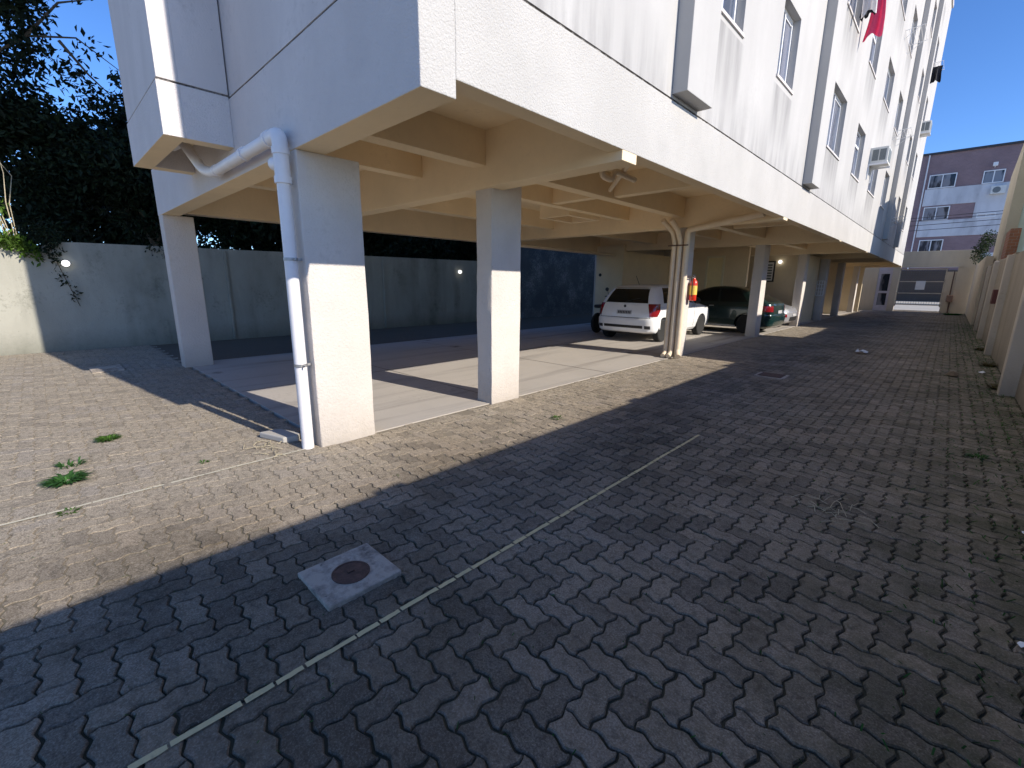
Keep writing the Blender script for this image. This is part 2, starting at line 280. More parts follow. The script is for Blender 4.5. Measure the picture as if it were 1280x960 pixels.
# ------------------------------------------------------------------ mesh helpers
def tag(o, label=None, cat=None, group=None, kind=None):
    if label: o['label'] = label
    if cat: o['category'] = cat
    if group: o['group'] = group
    if kind: o['kind'] = kind
    return o
def thing(name, label, cat, loc=(0, 0, 0), rz=0, group=None):
    o = bpy.data.objects.new(name, None); C.objects.link(o); o.location = loc; o.rotation_euler = (0, 0, rz)
    o.empty_display_size = 0.2
    return tag(o, label, cat, group)
class MB:
    def __init__(s): s.v = []; s.f = []
    def add(s, vs, fs):
        o = len(s.v); s.v += [tuple(p) for p in vs]; s.f += [tuple(i+o for i in f) for f in fs]; return s
    def box(s, x0, x1, y0, y1, z0, z1):
        return s.add([(x0,y0,z0),(x1,y0,z0),(x1,y1,z0),(x0,y1,z0),(x0,y0,z1),(x1,y0,z1),(x1,y1,z1),(x0,y1,z1)],
                     [(0,3,2,1),(4,5,6,7),(0,1,5,4),(1,2,6,5),(2,3,7,6),(3,0,4,7)])
    def quad(s, a, b, c, d): return s.add([a, b, c, d], [(0, 1, 2, 3)])
    def tube(s, path, r, n=12, cap=True):
        P = [Vector(p) for p in path]; rs = r if isinstance(r, (list, tuple)) else [r]*len(P)
        rings = []; up = None
        for i, p in enumerate(P):
            t = (P[min(i+1, len(P)-1)] - P[max(i-1, 0)]).normalized()
            if up is None:
                up = Vector((0, 0, 1)) if abs(t.z) < 0.9 else Vector((1, 0, 0))
            a = t.cross(up).normalized(); up = a.cross(t).normalized()
            rings.append([p + (a*math.cos(2*math.pi*k/n) + up*math.sin(2*math.pi*k/n))*rs[i] for k in range(n)])
        fs = []
        for i in range(len(P)-1):
            for k in range(n): fs.append((i*n+k, i*n+(k+1) % n, (i+1)*n+(k+1) % n, (i+1)*n+k))
        if cap: fs += [tuple(range(n-1, -1, -1)), tuple((len(P)-1)*n+k for k in range(n))]
        return s.add([p for r_ in rings for p in r_], fs)
    def lathe(s, prof, c=(0, 0, 0), axis='z', n=24):
        vs = []
        for (r, h) in prof:
            for k in range(n):
                a = 2*math.pi*k/n; u, v = r*math.cos(a), r*math.sin(a)
                p = (u, v, h) if axis == 'z' else ((u, h, v) if axis == 'y' else (h, u, v))
                vs.append((c[0]+p[0], c[1]+p[1], c[2]+p[2]))
        fs = [(i*n+k, i*n+(k+1) % n, (i+1)*n+(k+1) % n, (i+1)*n+k) for i in range(len(prof)-1) for k in range(n)]
        if prof[0][0] > 1e-6: fs.append(tuple(range(n-1, -1, -1)))
        if prof[-1][0] > 1e-6: fs.append(tuple((len(prof)-1)*n+k for k in range(n)))
        return s.add(vs, fs)
    def prism(s, poly, ext):
        """poly: list of 3-D points, ext: extrusion vector"""
        n = len(poly); e = Vector(ext); P = [Vector(p) for p in poly]
        return s.add(P + [p+e for p in P], [tuple(range(n-1, -1, -1)), tuple(range(n, 2*n))] + [(i, (i+1) % n, n+(i+1) % n, n+i) for i in range(n)])
    def build(s, name, mat, parent=None, bevel=0.0, smooth=None, local=False, fix=True):
        me = bpy.data.meshes.new(name)
        off = Vector((0, 0, 0))
        if parent is not None and not local:
            q = parent
            while q is not None: off += q.location; q = q.parent
        me.from_pydata([tuple(Vector(p)-off) for p in s.v], [], s.f)
        me.materials.append(M[mat] if isinstance(mat, str) else mat)
        if fix:
            bm = bmesh.new(); bm.from_mesh(me); bmesh.ops.recalc_face_normals(bm, faces=bm.faces); bm.to_mesh(me); bm.free()
        o = bpy.data.objects.new(name, me); C.objects.link(o); o.parent = parent
        if smooth:
            for p in me.polygons: p.use_smooth = True
            me.set_sharp_from_angle(angle=R(smooth))
        if bevel:
            md = o.modifiers.new('bevel', 'BEVEL'); md.width = bevel; md.segments = 2; md.limit_method = 'ANGLE'
        return o
def bent(path, r=0.08, k=6):
    """round the corners of a polyline"""
    P = [Vector(p) for p in path]; out = [P[0]]
    for i in range(1, len(P)-1):
        a = P[i] + (P[i-1]-P[i]).normalized()*r; b = P[i] + (P[i+1]-P[i]).normalized()*r
        for j in range(k+1):
            t = j/k; out.append(a*(1-t)**2 + P[i]*2*t*(1-t) + b*t*t)
    out.append(P[-1]); return out
def np_mesh(name, verts, faces_flat, sizes, mat, parent=None, smooth=False):
    me = bpy.data.meshes.new(name)
    me.vertices.add(len(verts)); me.vertices.foreach_set('co', np.asarray(verts, np.float32).ravel())
    me.loops.add(len(faces_flat)); me.loops.foreach_set('vertex_index', np.asarray(faces_flat, np.int32))
    sizes = np.asarray(sizes, np.int32); starts = np.concatenate([[0], np.cumsum(sizes)[:-1]]).astype(np.int32)
    me.polygons.add(len(sizes)); me.polygons.foreach_set('loop_start', starts); me.polygons.foreach_set('loop_total', sizes)
    me.polygons.foreach_set('use_smooth', np.full(len(sizes), smooth)); me.update(calc_edges=True); me.validate()
    me.materials.append(M[mat])
    o = bpy.data.objects.new(name, me); C.objects.link(o); o.parent = parent
    return o

# ------------------------------------------------------------------ ground
GX = -2.17      # facade plane
GY = 1.56       # gable plane
COLX = -3.83    # column front plane
ENDY = 33.5
gm = MB(); gm.quad((-120, -60, -0.05), (120, -60, -0.05), (120, 200, -0.05), (-120, 200, -0.05))
tag(gm.build('ground', 'yardground', fix=False), kind='structure')
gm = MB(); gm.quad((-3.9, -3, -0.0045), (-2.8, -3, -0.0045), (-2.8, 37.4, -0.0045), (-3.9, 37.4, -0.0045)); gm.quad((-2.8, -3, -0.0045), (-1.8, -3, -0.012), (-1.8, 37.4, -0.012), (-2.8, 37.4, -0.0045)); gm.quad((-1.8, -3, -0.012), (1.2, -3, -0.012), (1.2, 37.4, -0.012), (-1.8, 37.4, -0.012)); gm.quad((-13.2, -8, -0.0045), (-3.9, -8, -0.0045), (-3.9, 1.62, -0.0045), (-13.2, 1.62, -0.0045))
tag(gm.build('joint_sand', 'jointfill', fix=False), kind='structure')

U = 0.106      # paver lattice unit
AMP = 0.0095
WAVE = [(0.0, 0), (0.13, .62), (0.28, 1), (0.5, 0), (0.72, -1), (0.87, -.62)]
COARSE = [(0.0, 0), (0.27, 1), (0.73, -1)]
def seg(a, b, wv):
    """wavy lattice edge from a to b (lattice coords), interlocking zig-zag"""
    (i, j), (k, l) = a, b
    if i != k:
        sgn = 1 if k > i else -1
        pts = wv if sgn > 0 else [(1.0, 0)] + wv[:0:-1]
        return [((min(i, k)+t)*U, j*U + d*AMP) for t, d in pts]
    sgn = 1 if l > j else -1
    pts = wv if sgn > 0 else [(1.0, 0)] + wv[:0:-1]
    return [(i*U - d*AMP, (min(j, l)+t)*U) for t, d in pts]
def outline(i, j, horiz, wv):
    if horiz: P = [(i, j), (i+1, j), (i+2, j), (i+2, j+1), (i+1, j+1), (i, j+1)]
    else: P = [(i, j), (i+1, j), (i+1, j+1), (i+1, j+2), (i, j+2), (i, j+1)]
    o = []
    for a, b in zip(P, P[1:]+P[:1]): o += seg(a, b, wv)
    return np.array(o)
def inset(o, d):
    c = o.mean(0); nx = np.roll(o, -1, 0) - np.roll(o, 1, 0); nrm = np.stack([nx[:, 1], -nx[:, 0]], 1); nrm /= np.linalg.norm(nrm, axis=1, keepdims=True)
    return o - nrm*d
def bricks(x0, x1, y0, y1):
    """90-degree herringbone over the box (world metres)"""
    i0, i1, j0, j1 = int(x0/U)-2, int(x1/U)+2, int(y0/U)-2, int(y1/U)+2
    for j in range(j0, j1):
        for i in range(i0, i1):
            k = (i - j) % 4
            if k == 0: yield i, j, True       # lies along x, cells i,i+1
            elif k == 2: yield i+1, j, False  # along y ... cell (i+1, j) and (i+1, j+1)
def cellmap_check(): pass
def pavers(name, boxes, holes=()):
    V = []; F = []; SZ = []; base = 0; kit = {}
    for key, wv in (('near', WAVE), ('far', COARSE)):
        OH, OV = outline(0, 0, True, wv), outline(0, 0, False, wv); n = len(OH)
        T2 = [[inset(O, d) for d in (0.0092, 0.0045, 0.0038)] for O in (OH, OV)]; quads = []
        for r in range(2):
            for k in range(n): quads += [r*n+k, (r+1)*n+k, (r+1)*n+(k+1) % n, r*n+(k+1) % n]
        kit[key] = (T2[0], T2[1], n, np.array(quads), np.arange(n))
    for bx in boxes:
        for i, j, hz in bricks(*bx):
            cx, cy = (i+(1 if hz else .5))*U, (j+(.5 if hz else 1))*U
            if not (bx[0] <= cx <= bx[1] and bx[2] <= cy <= bx[3]): continue
            if any(h[0]-.02 < cx < h[1]+.02 and h[2]-.02 < cy < h[3]+.02 for h in holes): continue
            HT, VT, n, quads, topf = kit['near' if cy < 11 and cx > -7 else 'far']; T = HT if hz else VT
            dz = RNG.normal(0, 0.0016); tx, ty = RNG.normal(0, 0.010, 2); w = RNG.normal(0, 0.0009, 2); a = RNG.normal(0, 0.008)
            jit = RNG.normal(0, 0.0011, (n, 2)); jit = (jit + np.roll(jit, 1, 0))*.7
            und = 0.0018*math.sin(cx*1.9+cy*.7)*math.sin(cy*1.1+.5)
            worn = min(1, max(0, (-1.9 - cx + .5*math.sin(cy*1.7))/1.0))
            for r, zz in ((0, 0.0), (1, -0.006+.0056*worn), (2, -0.03)):
                q = (T[r] if r else T[0]*(1-.85*worn)+T[1]*.85*worn) + jit + (i*U, j*U) + w
                rel = q - (cx, cy); q = (cx, cy) + rel @ np.array([[math.cos(a), math.sin(a)], [-math.sin(a), math.cos(a)]])
                z = und + zz + dz + rel[:, 0]*tx*0.6 + rel[:, 1]*ty*0.6
                V.append(np.column_stack([q, z]))
            F.append(topf + base); SZ.append([n]); F.append(quads + base); SZ.append([4]*(2*n)); base += 3*n
    return np_mesh(name, np.concatenate(V), np.concatenate(F), np.concatenate(SZ), 'paver')
MHX0, MHX1, MHY0, MHY1 = -2.145, -1.79, 0.695, 1.075
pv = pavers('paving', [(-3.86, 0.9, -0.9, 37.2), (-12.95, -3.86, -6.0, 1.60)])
tag(pv, kind='structure')
sl = MB(); sl.box(-9.6, -3.87, 1.66, ENDY, -0.1, 0.006)
tag(sl.build('parking_floor', 'slab'), kind='structure')
fj = MB()
for y in (3.9, 6.4, 9.0, 11.6, 14.2, 16.8, 19.2, 22.8, 26.8): fj.quad((-9.55, y, .0085), (-3.9, y, .0085), (-3.9, y+.012, .0085), (-9.55, y+.012, .0085))
fj.quad((-6.6, 1.7, .0085), (-6.588, 1.7, .0085), (-6.588, 33, .0085), (-6.6, 33, .0085))
tag(fj.build('floor_joints', 'soil', fix=False), kind='structure')
st = MB(); st.quad((-13.2, 1.6, -0.012), (-9.6, 1.6, -0.012), (-9.6, 40, -0.012), (-13.2, 40, -0.012))
tag(st.build('back_yard_ground', 'background', fix=False), kind='structure')
sw = MB(); sw.box(-40, 30, 37.25, 40.0, -0.1, 0.03)
tag(sw.build('sidewalk', 'sidewalk'), kind='structure')
rd = MB(); rd.quad((-60, 40, -0.03), (60, 40, -0.03), (60, 50, -0.03), (-60, 50, -0.03))
tag(rd.build('road', 'sidewalk', fix=False), kind='structure')
sw = MB(); sw.box(-40, 30, 50, 57.9, -0.1, 0.10)
tag(sw.build('far_sidewalk', 'sidewalk'), kind='structure')

# painted bay lines: broken at the joints
def line_strip(name, x, y0, y1, w, mat, label, gap):
    b = MB(); y = y0; rr = random.Random(3); k = 0
    while y < y1:
        L = U*(2 if k % 3 == 0 else 1); k += 1
        yy = min(y+L, y1); a = y+gap*rr.uniform(.5, 1); c = yy-gap*rr.uniform(.5, 1)
        xx = x + rr.uniform(-.002, .002); zz = 0.0018*math.sin(xx*1.9+y*.7)*math.sin(y*1.1+.5) + 0.0055
        m_ = 4; L_ = []
        for q in range(m_+1):
            t = a+(c-a)*q/m_; L_.append((xx-w/2*rr.uniform(.75, 1.1), xx+w/2*rr.uniform(.75, 1.1), t))
        for p, q in zip(L_, L_[1:]): b.quad((p[0], p[2], zz), (p[1], p[2], zz), (q[1], q[2], zz), (q[0], q[2], zz))
        y = yy
    return tag(b.build(name, mat, fix=False), label, 'painted line')
line_strip('painted_line', -1.565, -0.35, 4.33, 0.026, 'yellow_line', 'thin worn yellow line painted along the shaded driveway pavers', 0.006)
line_strip('painted_line', -3.885, -0.8, 1.50, 0.024, 'white_line', 'thin cream line painted on the sunlit pavers leading to the corner column', 0.004)

# ------------------------------------------------------------------ apartment building
B = thing('apartment_building', 'white apartment block raised on columns over open parking, with stained plaster walls', 'building', (-5.8, 17, 0))
TOP = 14.9; JZ = 3.15
def bpart(mb, name, mat, **k): return mb.build(name, mat, B, **k)
def soffit(o, ends=None):
    o.data.materials.append(M['cream'])
    if ends: o.data.materials.append(M[ends])
    for p in o.data.polygons:
        if p.normal.z < -.5 and p.center.z+B.location.z < 2.8: p.material_index = 1
        elif ends and p.normal.x > .9: p.material_index = 2
    return o
# gable band with the exposed beam end, fascia band along the driveway
m = MB(); m.box(-9.42, GX, GY, GY+0.24, 2.45, JZ-0.012); soffit(bpart(m, 'gable_band', 'gable_rough', bevel=0.006), 'stucco')
m = MB(); m.box(GX-0.15, GX, GY+0.24, ENDY, 2.55, JZ-0.012); soffit(bpart(m, 'fascia_band', 'stucco', bevel=0.006))
m = MB(); m.box(-9.40, GX-0.02, GY+0.02, ENDY, JZ-0.012, JZ+0.012); bpart(m, 'shadow_joint', 'groove')
m = MB(); m.box(-9.42, GX-0.15, GY+0.24, ENDY, 3.04, JZ-0.014); bpart(m, 'ceiling_slab', 'cream')
# windows on the driveway face: (y0, y1, sill above first sill, height)
WIN = [(5.2, 6.05, 4.24, 0.98, 2), (7.45, 8.28, 4.26, 0.95, 2), (11.0, 12.35, 4.10, 1.10, 2), (14.0, 15.2, 4.10, 1.10, 1),
       (16.95, 18.4, 4.14, 1.0, 2), (20.2, 21.4, 4.14, 1.08, 2), (23.6, 24.5, 4.14, 1.08, 2), (25.6, 26.6, 4.14, 1.0, 2), (29.2, 30.5, 4.14, 1.08, 2)]
PITCH = 2.38
ops = []
for f in range(4):
    for (a, b_, z, hgt, kd) in WIN: ops.append((a, b_, z+f*PITCH, z+f*PITCH+hgt, kd, f))
def pierced_wall(name, mat, fx, y0, y1, z0, z1, openings, depth):
    ys = sorted({y0, y1, *[o[0] for o in openings], *[o[1] for o in openings]}); zs = sorted({z0, z1, *[o[2] for o in openings], *[o[3] for o in openings]})
    mb = MB()
    def hole(y, z): return any(o[0] < y < o[1] and o[2] < z < o[3] for o in openings)
    idx = {}
    def vid(y, z, d):
        k = (y, z, d)
        if k not in idx: idx[k] = len(mb.v); mb.v.append((fx-d, y, z))
        return idx[k]
    for ya, yb in zip(ys, ys[1:]):
        for za, zb in zip(zs, zs[1:]):
            if hole((ya+yb)/2, (za+zb)/2): continue
            mb.f.append((vid(ya, za, 0), vid(yb, za, 0), vid(yb, zb, 0), vid(ya, zb, 0)))
            mb.f.append((vid(ya, za, depth), vid(ya, zb, depth), vid(yb, zb, depth), vid(yb, za, depth)))
    for (a, b_, c, d, *_r) in openings:
        q = [(a, c), (b_, c), (b_, d), (a, d)]
        for p, r in zip(q, q[1:]+q[:1]): mb.add([(fx, *p), (fx, *r), (fx-depth, *r), (fx-depth, *p)], [(0, 1, 2, 3)])
    for (p, r) in (((y0, z0), (y1, z0)), ((y1, z0), (y1, z1)), ((y1, z1), (y0, z1)), ((y0, z1), (y0, z0))):
        mb.add([(fx, *p), (fx, *r), (fx-depth, *r), (fx-depth, *p)], [(0, 1, 2, 3)])
    return mb.build(name, mat, B, fix=False)
WX = GX-0.012
def stain_below_sills():
    m = M['upper'].copy(); m.name = 'smooth off-white paint stained below the sills'; nt = m.node_tree; n = N(nt); b = nt.nodes['Principled BSDF']
    pos = n('NewGeometry').outputs['Position']; sp = n('SeparateXYZ', ins={0: pos}).outputs; y, z = sp[1], sp[2]
    tot = None
    for (a, b_, *_r) in WIN:
        d = n.math('ABSOLUTE', n.math('SUBTRACT', y, (a+b_)/2)); k = n('MapRange', interpolation_type='SMOOTHSTEP', ins={0: d, 1: (b_-a)/2+.12, 2: (b_-a)/2-.08}).outputs[0]
        tot = k if tot is None else n.math('MAXIMUM', tot, k)
    t = n.math('FRACT', n.math('DIVIDE', n.math('SUBTRACT', z, 4.16-PITCH*4), PITCH))
    mz = n('MapRange', interpolation_type='SMOOTHSTEP', ins={0: t, 1: .52, 2: 1.0}).outputs[0]
    no = n('TexNoise', ins={'Vector': n('Mapping', ins={'Vector': pos, 'Scale': (3, 3, .35)}).outputs[0], 'Scale': 1.8, 'Detail': 6.0, 'Roughness': .65}).outputs['Fac']
    f = n.math('MULTIPLY', n.math('MULTIPLY', tot, mz), n.ramp(no, [(.28, g(.1)), (.62, g(.95))]))
    # grime creeping up from the joint
    lo = n.math('MULTIPLY', n('MapRange', ins={0: z, 1: 3.75, 2: 3.15}).outputs[0], n.ramp(no, [(.40, g(0)), (.72, g(.8))]))
    f = n.math('MAXIMUM', f, lo)
    old = b.inputs['Base Color'].links[0].from_socket
    nt.links.new(n.mix(f, old, (0.24, 0.235, 0.23)), b.inputs['Base Color']); M['upper_stained'] = m
stain_below_sills()
pierced_wall('facade_wall', 'upper_stained', WX, GY+0.19, ENDY, JZ+0.012, TOP, ops, 0.20)
m = MB(); m.box(-9.42, WX, GY+0.012, GY+0.19, JZ+0.012, TOP); bpart(m, 'gable_wall', 'gable', bevel=0.004)
m = MB(); m.box(-9.42, WX-0.21, ENDY-0.2, ENDY, JZ+0.012, TOP); m.box(-9.42, -9.22, GY+0.19, ENDY-0.2, JZ+0.012, TOP); bpart(m, 'rear_wall', 'gable')
m = MB(); m.box(-9.5, GX+0.05, GY-0.05, ENDY+0.05, TOP, TOP+0.15); bpart(m, 'roof_slab', 'gable')
# dark rooms' backing so daylight does not run through the block
m = MB(); m.box(-5.2, -5.1, GY+0.2, ENDY-0.2, JZ+0.02, TOP-0.05); bpart(m, 'inner_wall', 'upper')
# projecting shafts up the facade
for (a, b_) in ((4.42, 5.02), (9.62, 10.25), (22.5, 22.95), (27.1, 27.55)):
    m = MB(); m.box(WX, WX+0.15, a, b_, JZ+0.04, TOP); bpart(m, 'facade_shaft', 'upper', bevel=0.005)
# window units
FRW = {}
def window_unit(y0, y1, z0, z1, kd, f):
    w, hh = y1-y0, z1-z0; key = (round(w, 2), round(hh, 2), kd)
    x = WX-0.13
    if key not in FRW:
        fr = MB(); t = 0.045
        fr.box(-.03, .03, 0, w, 0, t); fr.box(-.03, .03, 0, w, hh-t, hh); fr.box(-.03, .03, 0, t, t, hh-t); fr.box(-.03, .03, w-t, w, t, hh-t)
        if kd == 2:
            fr.box(-.025, .035, w*.5-.02, w*.5+.02, t, hh-t); fr.box(.0, .034, t, w*.5-.02, t, t+.03); fr.box(-.02, .022, w*.5+.02, w-t, hh-t-.03, hh-t)
        else:
            fr.box(-.02, .03, t, w-t, hh*.68, hh*.68+.05); fr.box(-.02, .02, w*.5-.018, w*.5+.018, t, hh*.68)
        fo = fr.build('window', 'white_al', B); 
        for v in fo.data.vertices: v.co += Vector(B.location)
        pn = MB(); pn.box(-.006, .006, t, w-t, t, hh-t); po = pn.build('pane', 'glass', None)
        sl_ = MB(); sl_.box(.03, .150, -.02, w+.02, -.03, .004); so_ = sl_.build('sill', 'gable', None)
        po.parent = fo; so_.parent = fo; FRW[key] = (fo, po, so_)
        fo.location = Vector((x, y0, z0)) - B.location; return fo
    fo, po, so_ = FRW[key]
    c = fo.copy(); C.objects.link(c); c.location = Vector((x, y0, z0)) - B.location
    for o in (po, so_):
        d = o.copy(); C.objects.link(d); d.parent = c
    return c
for o in ops: window_unit(*o)
# bay shaft on the gable, hollow underneath
BX0, BX1, BY0, BZ = -6.98, -5.26, 1.00, 2.71
for (z0, z1, ins, mt) in ((BZ, JZ-0.0, 0.0, 'gable_rough'), (JZ+0.02, TOP, 0.008, 'gable')):
    m = MB(); t = 0.17
    m.box(BX0+ins, BX1-ins, BY0+ins, BY0+t, z0, z1); m.box(BX0+ins, BX0+t, BY0+t, GY-.001, z0, z1); m.box(BX1-t, BX1-ins, BY0+t, GY-.001, z0, z1)
    soffit(bpart(m, 'bay_shaft', mt, bevel=0.004))
m = MB(); m.box(BX0+.02, BX1-.02, BY0+.02, GY-.001, JZ, JZ+0.02); bpart(m, 'bay_joint', 'groove')
m = MB(); m.box(BX0+.17, BX1-.17, BY0+.17, GY-.001, 3.0, 3.1); bpart(m, 'bay_ceiling', 'cream')
# beams
COLS = [(1.56, 2.09), (3.655, 4.147), (8.78, 9.25), (14.0, 14.45), (18.95, 19.4), (22.85, 23.3), (26.8, 27.2), (31.7, 32.1)]
BZS = [None, 2.47, 2.51, 2.53, 2.53, 2.53, 2.53, 2.53]
for (c0, c1), bz in zip(COLS, BZS):
    if bz is None: continue
    m = MB(); m.box(-9.42, GX-.004, c0-.06, c0+.18, bz, 3.045); bpart(m, 'cross_beam', 'cream', bevel=0.006)
m = MB(); m.box(-9.42, GX-.004, ENDY-.24, ENDY-.002, 2.5, 3.045); bpart(m, 'cross_beam', 'cream')
edges_y = [GY+.24] + [v for (c0, c1) in COLS[1:] for v in (c0-.06, c0+.18)] + [ENDY-.24]
bays = [(edges_y[i], edges_y[i+1]) for i in range(0, len(edges_y), 2)]
for bi, (a, b_) in enumerate(bays):
    for (xa, xb, zb) in ((COLX-.03, COLX-.22, 2.69), (-5.03, -5.20, 2.73), (-7.0, -7.2, 2.70), (-9.12, -9.38, 2.50)):
        m = MB(); m.box(xb, xa, a, b_, zb, 3.045); bpart(m, 'long_beam', 'cream', bevel=0.005)
    if b_-a > 4:
        ym = (a+b_)/2; m = MB(); m.box(-5.03, COLX-.03, ym-.08, ym+.08, 2.75, 3.045); m.box(COLX-.03+.001, GX-.151, ym-.08, ym+.08, 2.72, 3.045); bpart(m, 'rib_beam', 'cream', bevel=0.005)
# inspection hatch frame hanging in the second bay
m = MB(); hx0, hx1, hy0, hy1 = -5.9, -5.2, 6.9, 7.9
m.box(hx0, hx1, hy0, hy0+.1, 2.66, 3.04); m.box(hx0, hx1, hy1-.1, hy1, 2.66, 3.04); m.box(hx0, hx0+.1, hy0+.1, hy1-.1, 2.66, 3.04); m.box(hx1-.1, hx1-.001, hy0+.1, hy1-.1, 2.66, 3.04)
bpart(m, 'hatch_frame', 'cream')
# columns, cast a little unevenly
def roughen(o, cuts, amp=.0028):
    bm = bmesh.new(); bm.from_mesh(o.data)
    bmesh.ops.bevel(bm, geom=[e for e in bm.edges], offset=.014, segments=2, profile=.6, affect='EDGES')
    long = [e for e in bm.edges if abs(e.verts[0].co.z-e.verts[1].co.z) > 1]
    bmesh.ops.subdivide_edges(bm, edges=long, cuts=cuts, use_grid_fill=True)
    rr = random.Random(len(o.name)*7+int(o.data.vertices[0].co.y*100))
    for v in bm.verts:
        v.co.x += rr.gauss(0, amp*.5); v.co.y += rr.gauss(0, amp*.5)
        v.co.x += amp*math.sin(v.co.z*5+v.co.y*9); v.co.y += amp*math.sin(v.co.z*4.3+v.co.x*11)
    for f in bm.faces: f.smooth = True
    bm.to_mesh(o.data); bm.free(); o.data.set_sharp_from_angle(angle=R(50)); return o
for i, (c0, c1) in enumerate(COLS):
    m = MB(); m.box(COLX-.26, COLX, c0, c1, -.02, 2.45 if i == 0 else 2.70); roughen(bpart(m, 'column', 'column'), 22 if i < 3 else 8)
for i, (c0, c1) in enumerate([(1.50, 1.98), (3.50, 3.95), (8.78, 9.2), (14.1, 14.5), (19, 19.4), (26.8, 27.2)]):
    m = MB(); m.box(-9.40, -9.13, c0+(.061 if i == 0 else 0), c1, -.02, 2.45 if i == 0 else 2.52); bpart(m, 'column', 'column', bevel=0.012)
# walls of the stair core and store between the columns
m = MB(); m.box(-9.13, -8.07, 13.8, 13.95, 0, 2.72); m.box(-8.07-.15, -8.07, 13.951, 17.2, 0, 2.5); bpart(m, 'partition_wall', 'partition')
m = MB(); m.box(-8.069, -6.62, 17.2, 17.35, 0, 2.85); m.box(-5.97, -5.2, 17.2, 17.35, 0, 2.85); m.box(-6.62, -5.97, 17.2, 17.35, 2.47, 2.85); bpart(m, 'partition_wall', 'partition')
m = MB(); m.box(-9.1, -4.12, 19.75, 19.9, 0, 2.95); m.box(-4.27, -4.12, 19.901, 22.8, 0, 2.6); bpart(m, 'partition_wall', 'partition')
m = MB(); m.box(-9.1, -4.15, 24.5, 24.65, 0, 2.6); bpart(m, 'partition_wall', 'partition')
m = MB(); m.box(-9.1, -4.15, 28.8, 28.95, 0, 2.6); bpart(m, 'partition_wall', 'partition')
m = MB(); m.box(-9.1, -3.75, 33.1, 33.249, 0, 2.6); bpart(m, 'partition_wall', 'partition')
m = MB(); m.lathe([(0.055, 0), (0.055, .012), (0.0, .012)], (-8.95, 13.786, 1.75), 'y', 16); bpart(m, 'wall_vent', 'black')
# stair door
m = MB(); m.box(-6.62, -6.55, 17.17, 17.33, 0, 2.40); m.box(-6.04, -5.97, 17.17, 17.33, 0, 2.40); m.box(-6.62, -5.97, 17.17, 17.33, 2.40, 2.469)
d = bpart(m, 'door', 'doorframe')
m = MB(); m.box(-6.549, -6.041, 17.22, 17.26, 0.01, 2.398); m.build('door_leaf', 'wood_cream', d)
m = MB(); m.tube([(-6.49, 17.215, 1.05), (-6.49, 17.17, 1.05), (-6.40, 17.17, 1.05)], .012, 8); m.build('handle', 'chrome', d)
# drain pipes
PY_ = 1.475
m = MB(); m.tube([(-3.915, PY_, 0.0), (-3.90, PY_, 2.45)], 0.050, 20); dp = bpart(m, 'drain_pipe', 'pvc', smooth=40)
m = MB(); m.tube(bent([(-3.90, PY_, 2.20), (-3.90, PY_, 2.545), (-4.12, PY_, 2.545)], .07), 0.057, 20)
for z in (2.19, 2.40): m.tube([(-3.90, PY_, z), (-3.90, PY_, z+.05)], .064, 20)
m.tube([(-4.07, PY_, 2.545), (-4.13, PY_, 2.545)], .064, 20); m.tube([(-3.90, PY_-.01, 2.33), (-4.02, PY_-.01, 2.35)], .05, 16)
m.build('elbow', 'pvc', dp, smooth=40)
m = MB(); m.tube(bent([(-4.10, PY_, 2.545), (-5.70, PY_-.01, 2.535), (-5.90, PY_-.05, 2.58), (-6.20, PY_-.14, 2.90), (-6.6, PY_-.15, 2.92)], .08), 0.050, 18)
for t in (.35, .88): m.tube([(-4.10-1.65*t, PY_-.006, 2.545-.01*t), (-4.16-1.65*t, PY_-.006, 2.545-.01*t)], .058, 18)
hp = bpart(m, 'drain_pipe', 'pvc', smooth=40)
for z in (.75, 1.62):
    m = MB(); m.lathe([(0.050, -.012), (0.055, -.012), (0.055, .012), (0.050, .012)], (-3.905, PY_, z), 'z', 18); m.box(-3.915, -3.895, PY_+.047, GY+.01, z-.01, z+.01); m.box(-3.85, -3.80, PY_-.005, PY_+.005, z-.006, z+.006); m.build('clamp', 'steel', dp)
# pipes on the third column
for (px, py, r, top) in ((-4.00, 8.71, .045, [(-4.00, 8.71, 2.25), (-4.00, 8.60, 2.42), (-4.10, 8.35, 2.62)]), (-3.89, 8.71, .045, [(-3.89, 8.71, 2.25), (-3.89, 8.55, 2.45), (-3.93, 8.35, 2.62)])):
    m = MB(); m.tube(bent([(px+.02, py-.16, 0.05), (px, py, 0.11), (px, py, .2)] + top, .06), r, 14); q = bpart(m, 'drain_pipe', 'pvc_cream', smooth=40)
m = MB(); m.tube(bent([(-3.70, 8.62, 0.05), (-3.77, 8.74, 0.13), (-3.77, 8.74, .25), (-3.77, 8.74, 2.46), (-2.40, 8.47, 2.60)], .07), .055, 16); q = bpart(m, 'drain_pipe', 'pvc_cream', smooth=40)
m = MB(); m.tube([(-4.10, 8.655, 2.18), (-3.71, 8.66, 2.18)], .012, 6); m.build('clamp', 'rust', q)
# trap and stubs under the second bay
m = MB(); m.tube(bent([(-3.0, 3.8, 2.86), (-3.0, 4.55, 2.84), (-3.0, 4.56, 2.62), (-2.98, 4.74, 2.60), (-2.97, 4.75, 2.70), (-2.93, 5.15, 2.66)], .05), .032, 12); bpart(m, 'drain_pipe', 'pvc_cream', smooth=40)
m = MB(); m.tube([(-2.6, 4.5, 2.72), (-3.8, 6.0, 2.78)], .03, 10); bpart(m, 'drain_pipe', 'pvc_cream', smooth=40)
m = MB(); m.tube([(-8.3, 8.1, 2.42), (-8.3, 13.6, 2.38)], .05, 12); bpart(m, 'drain_pipe', 'pvc_cream', smooth=40)

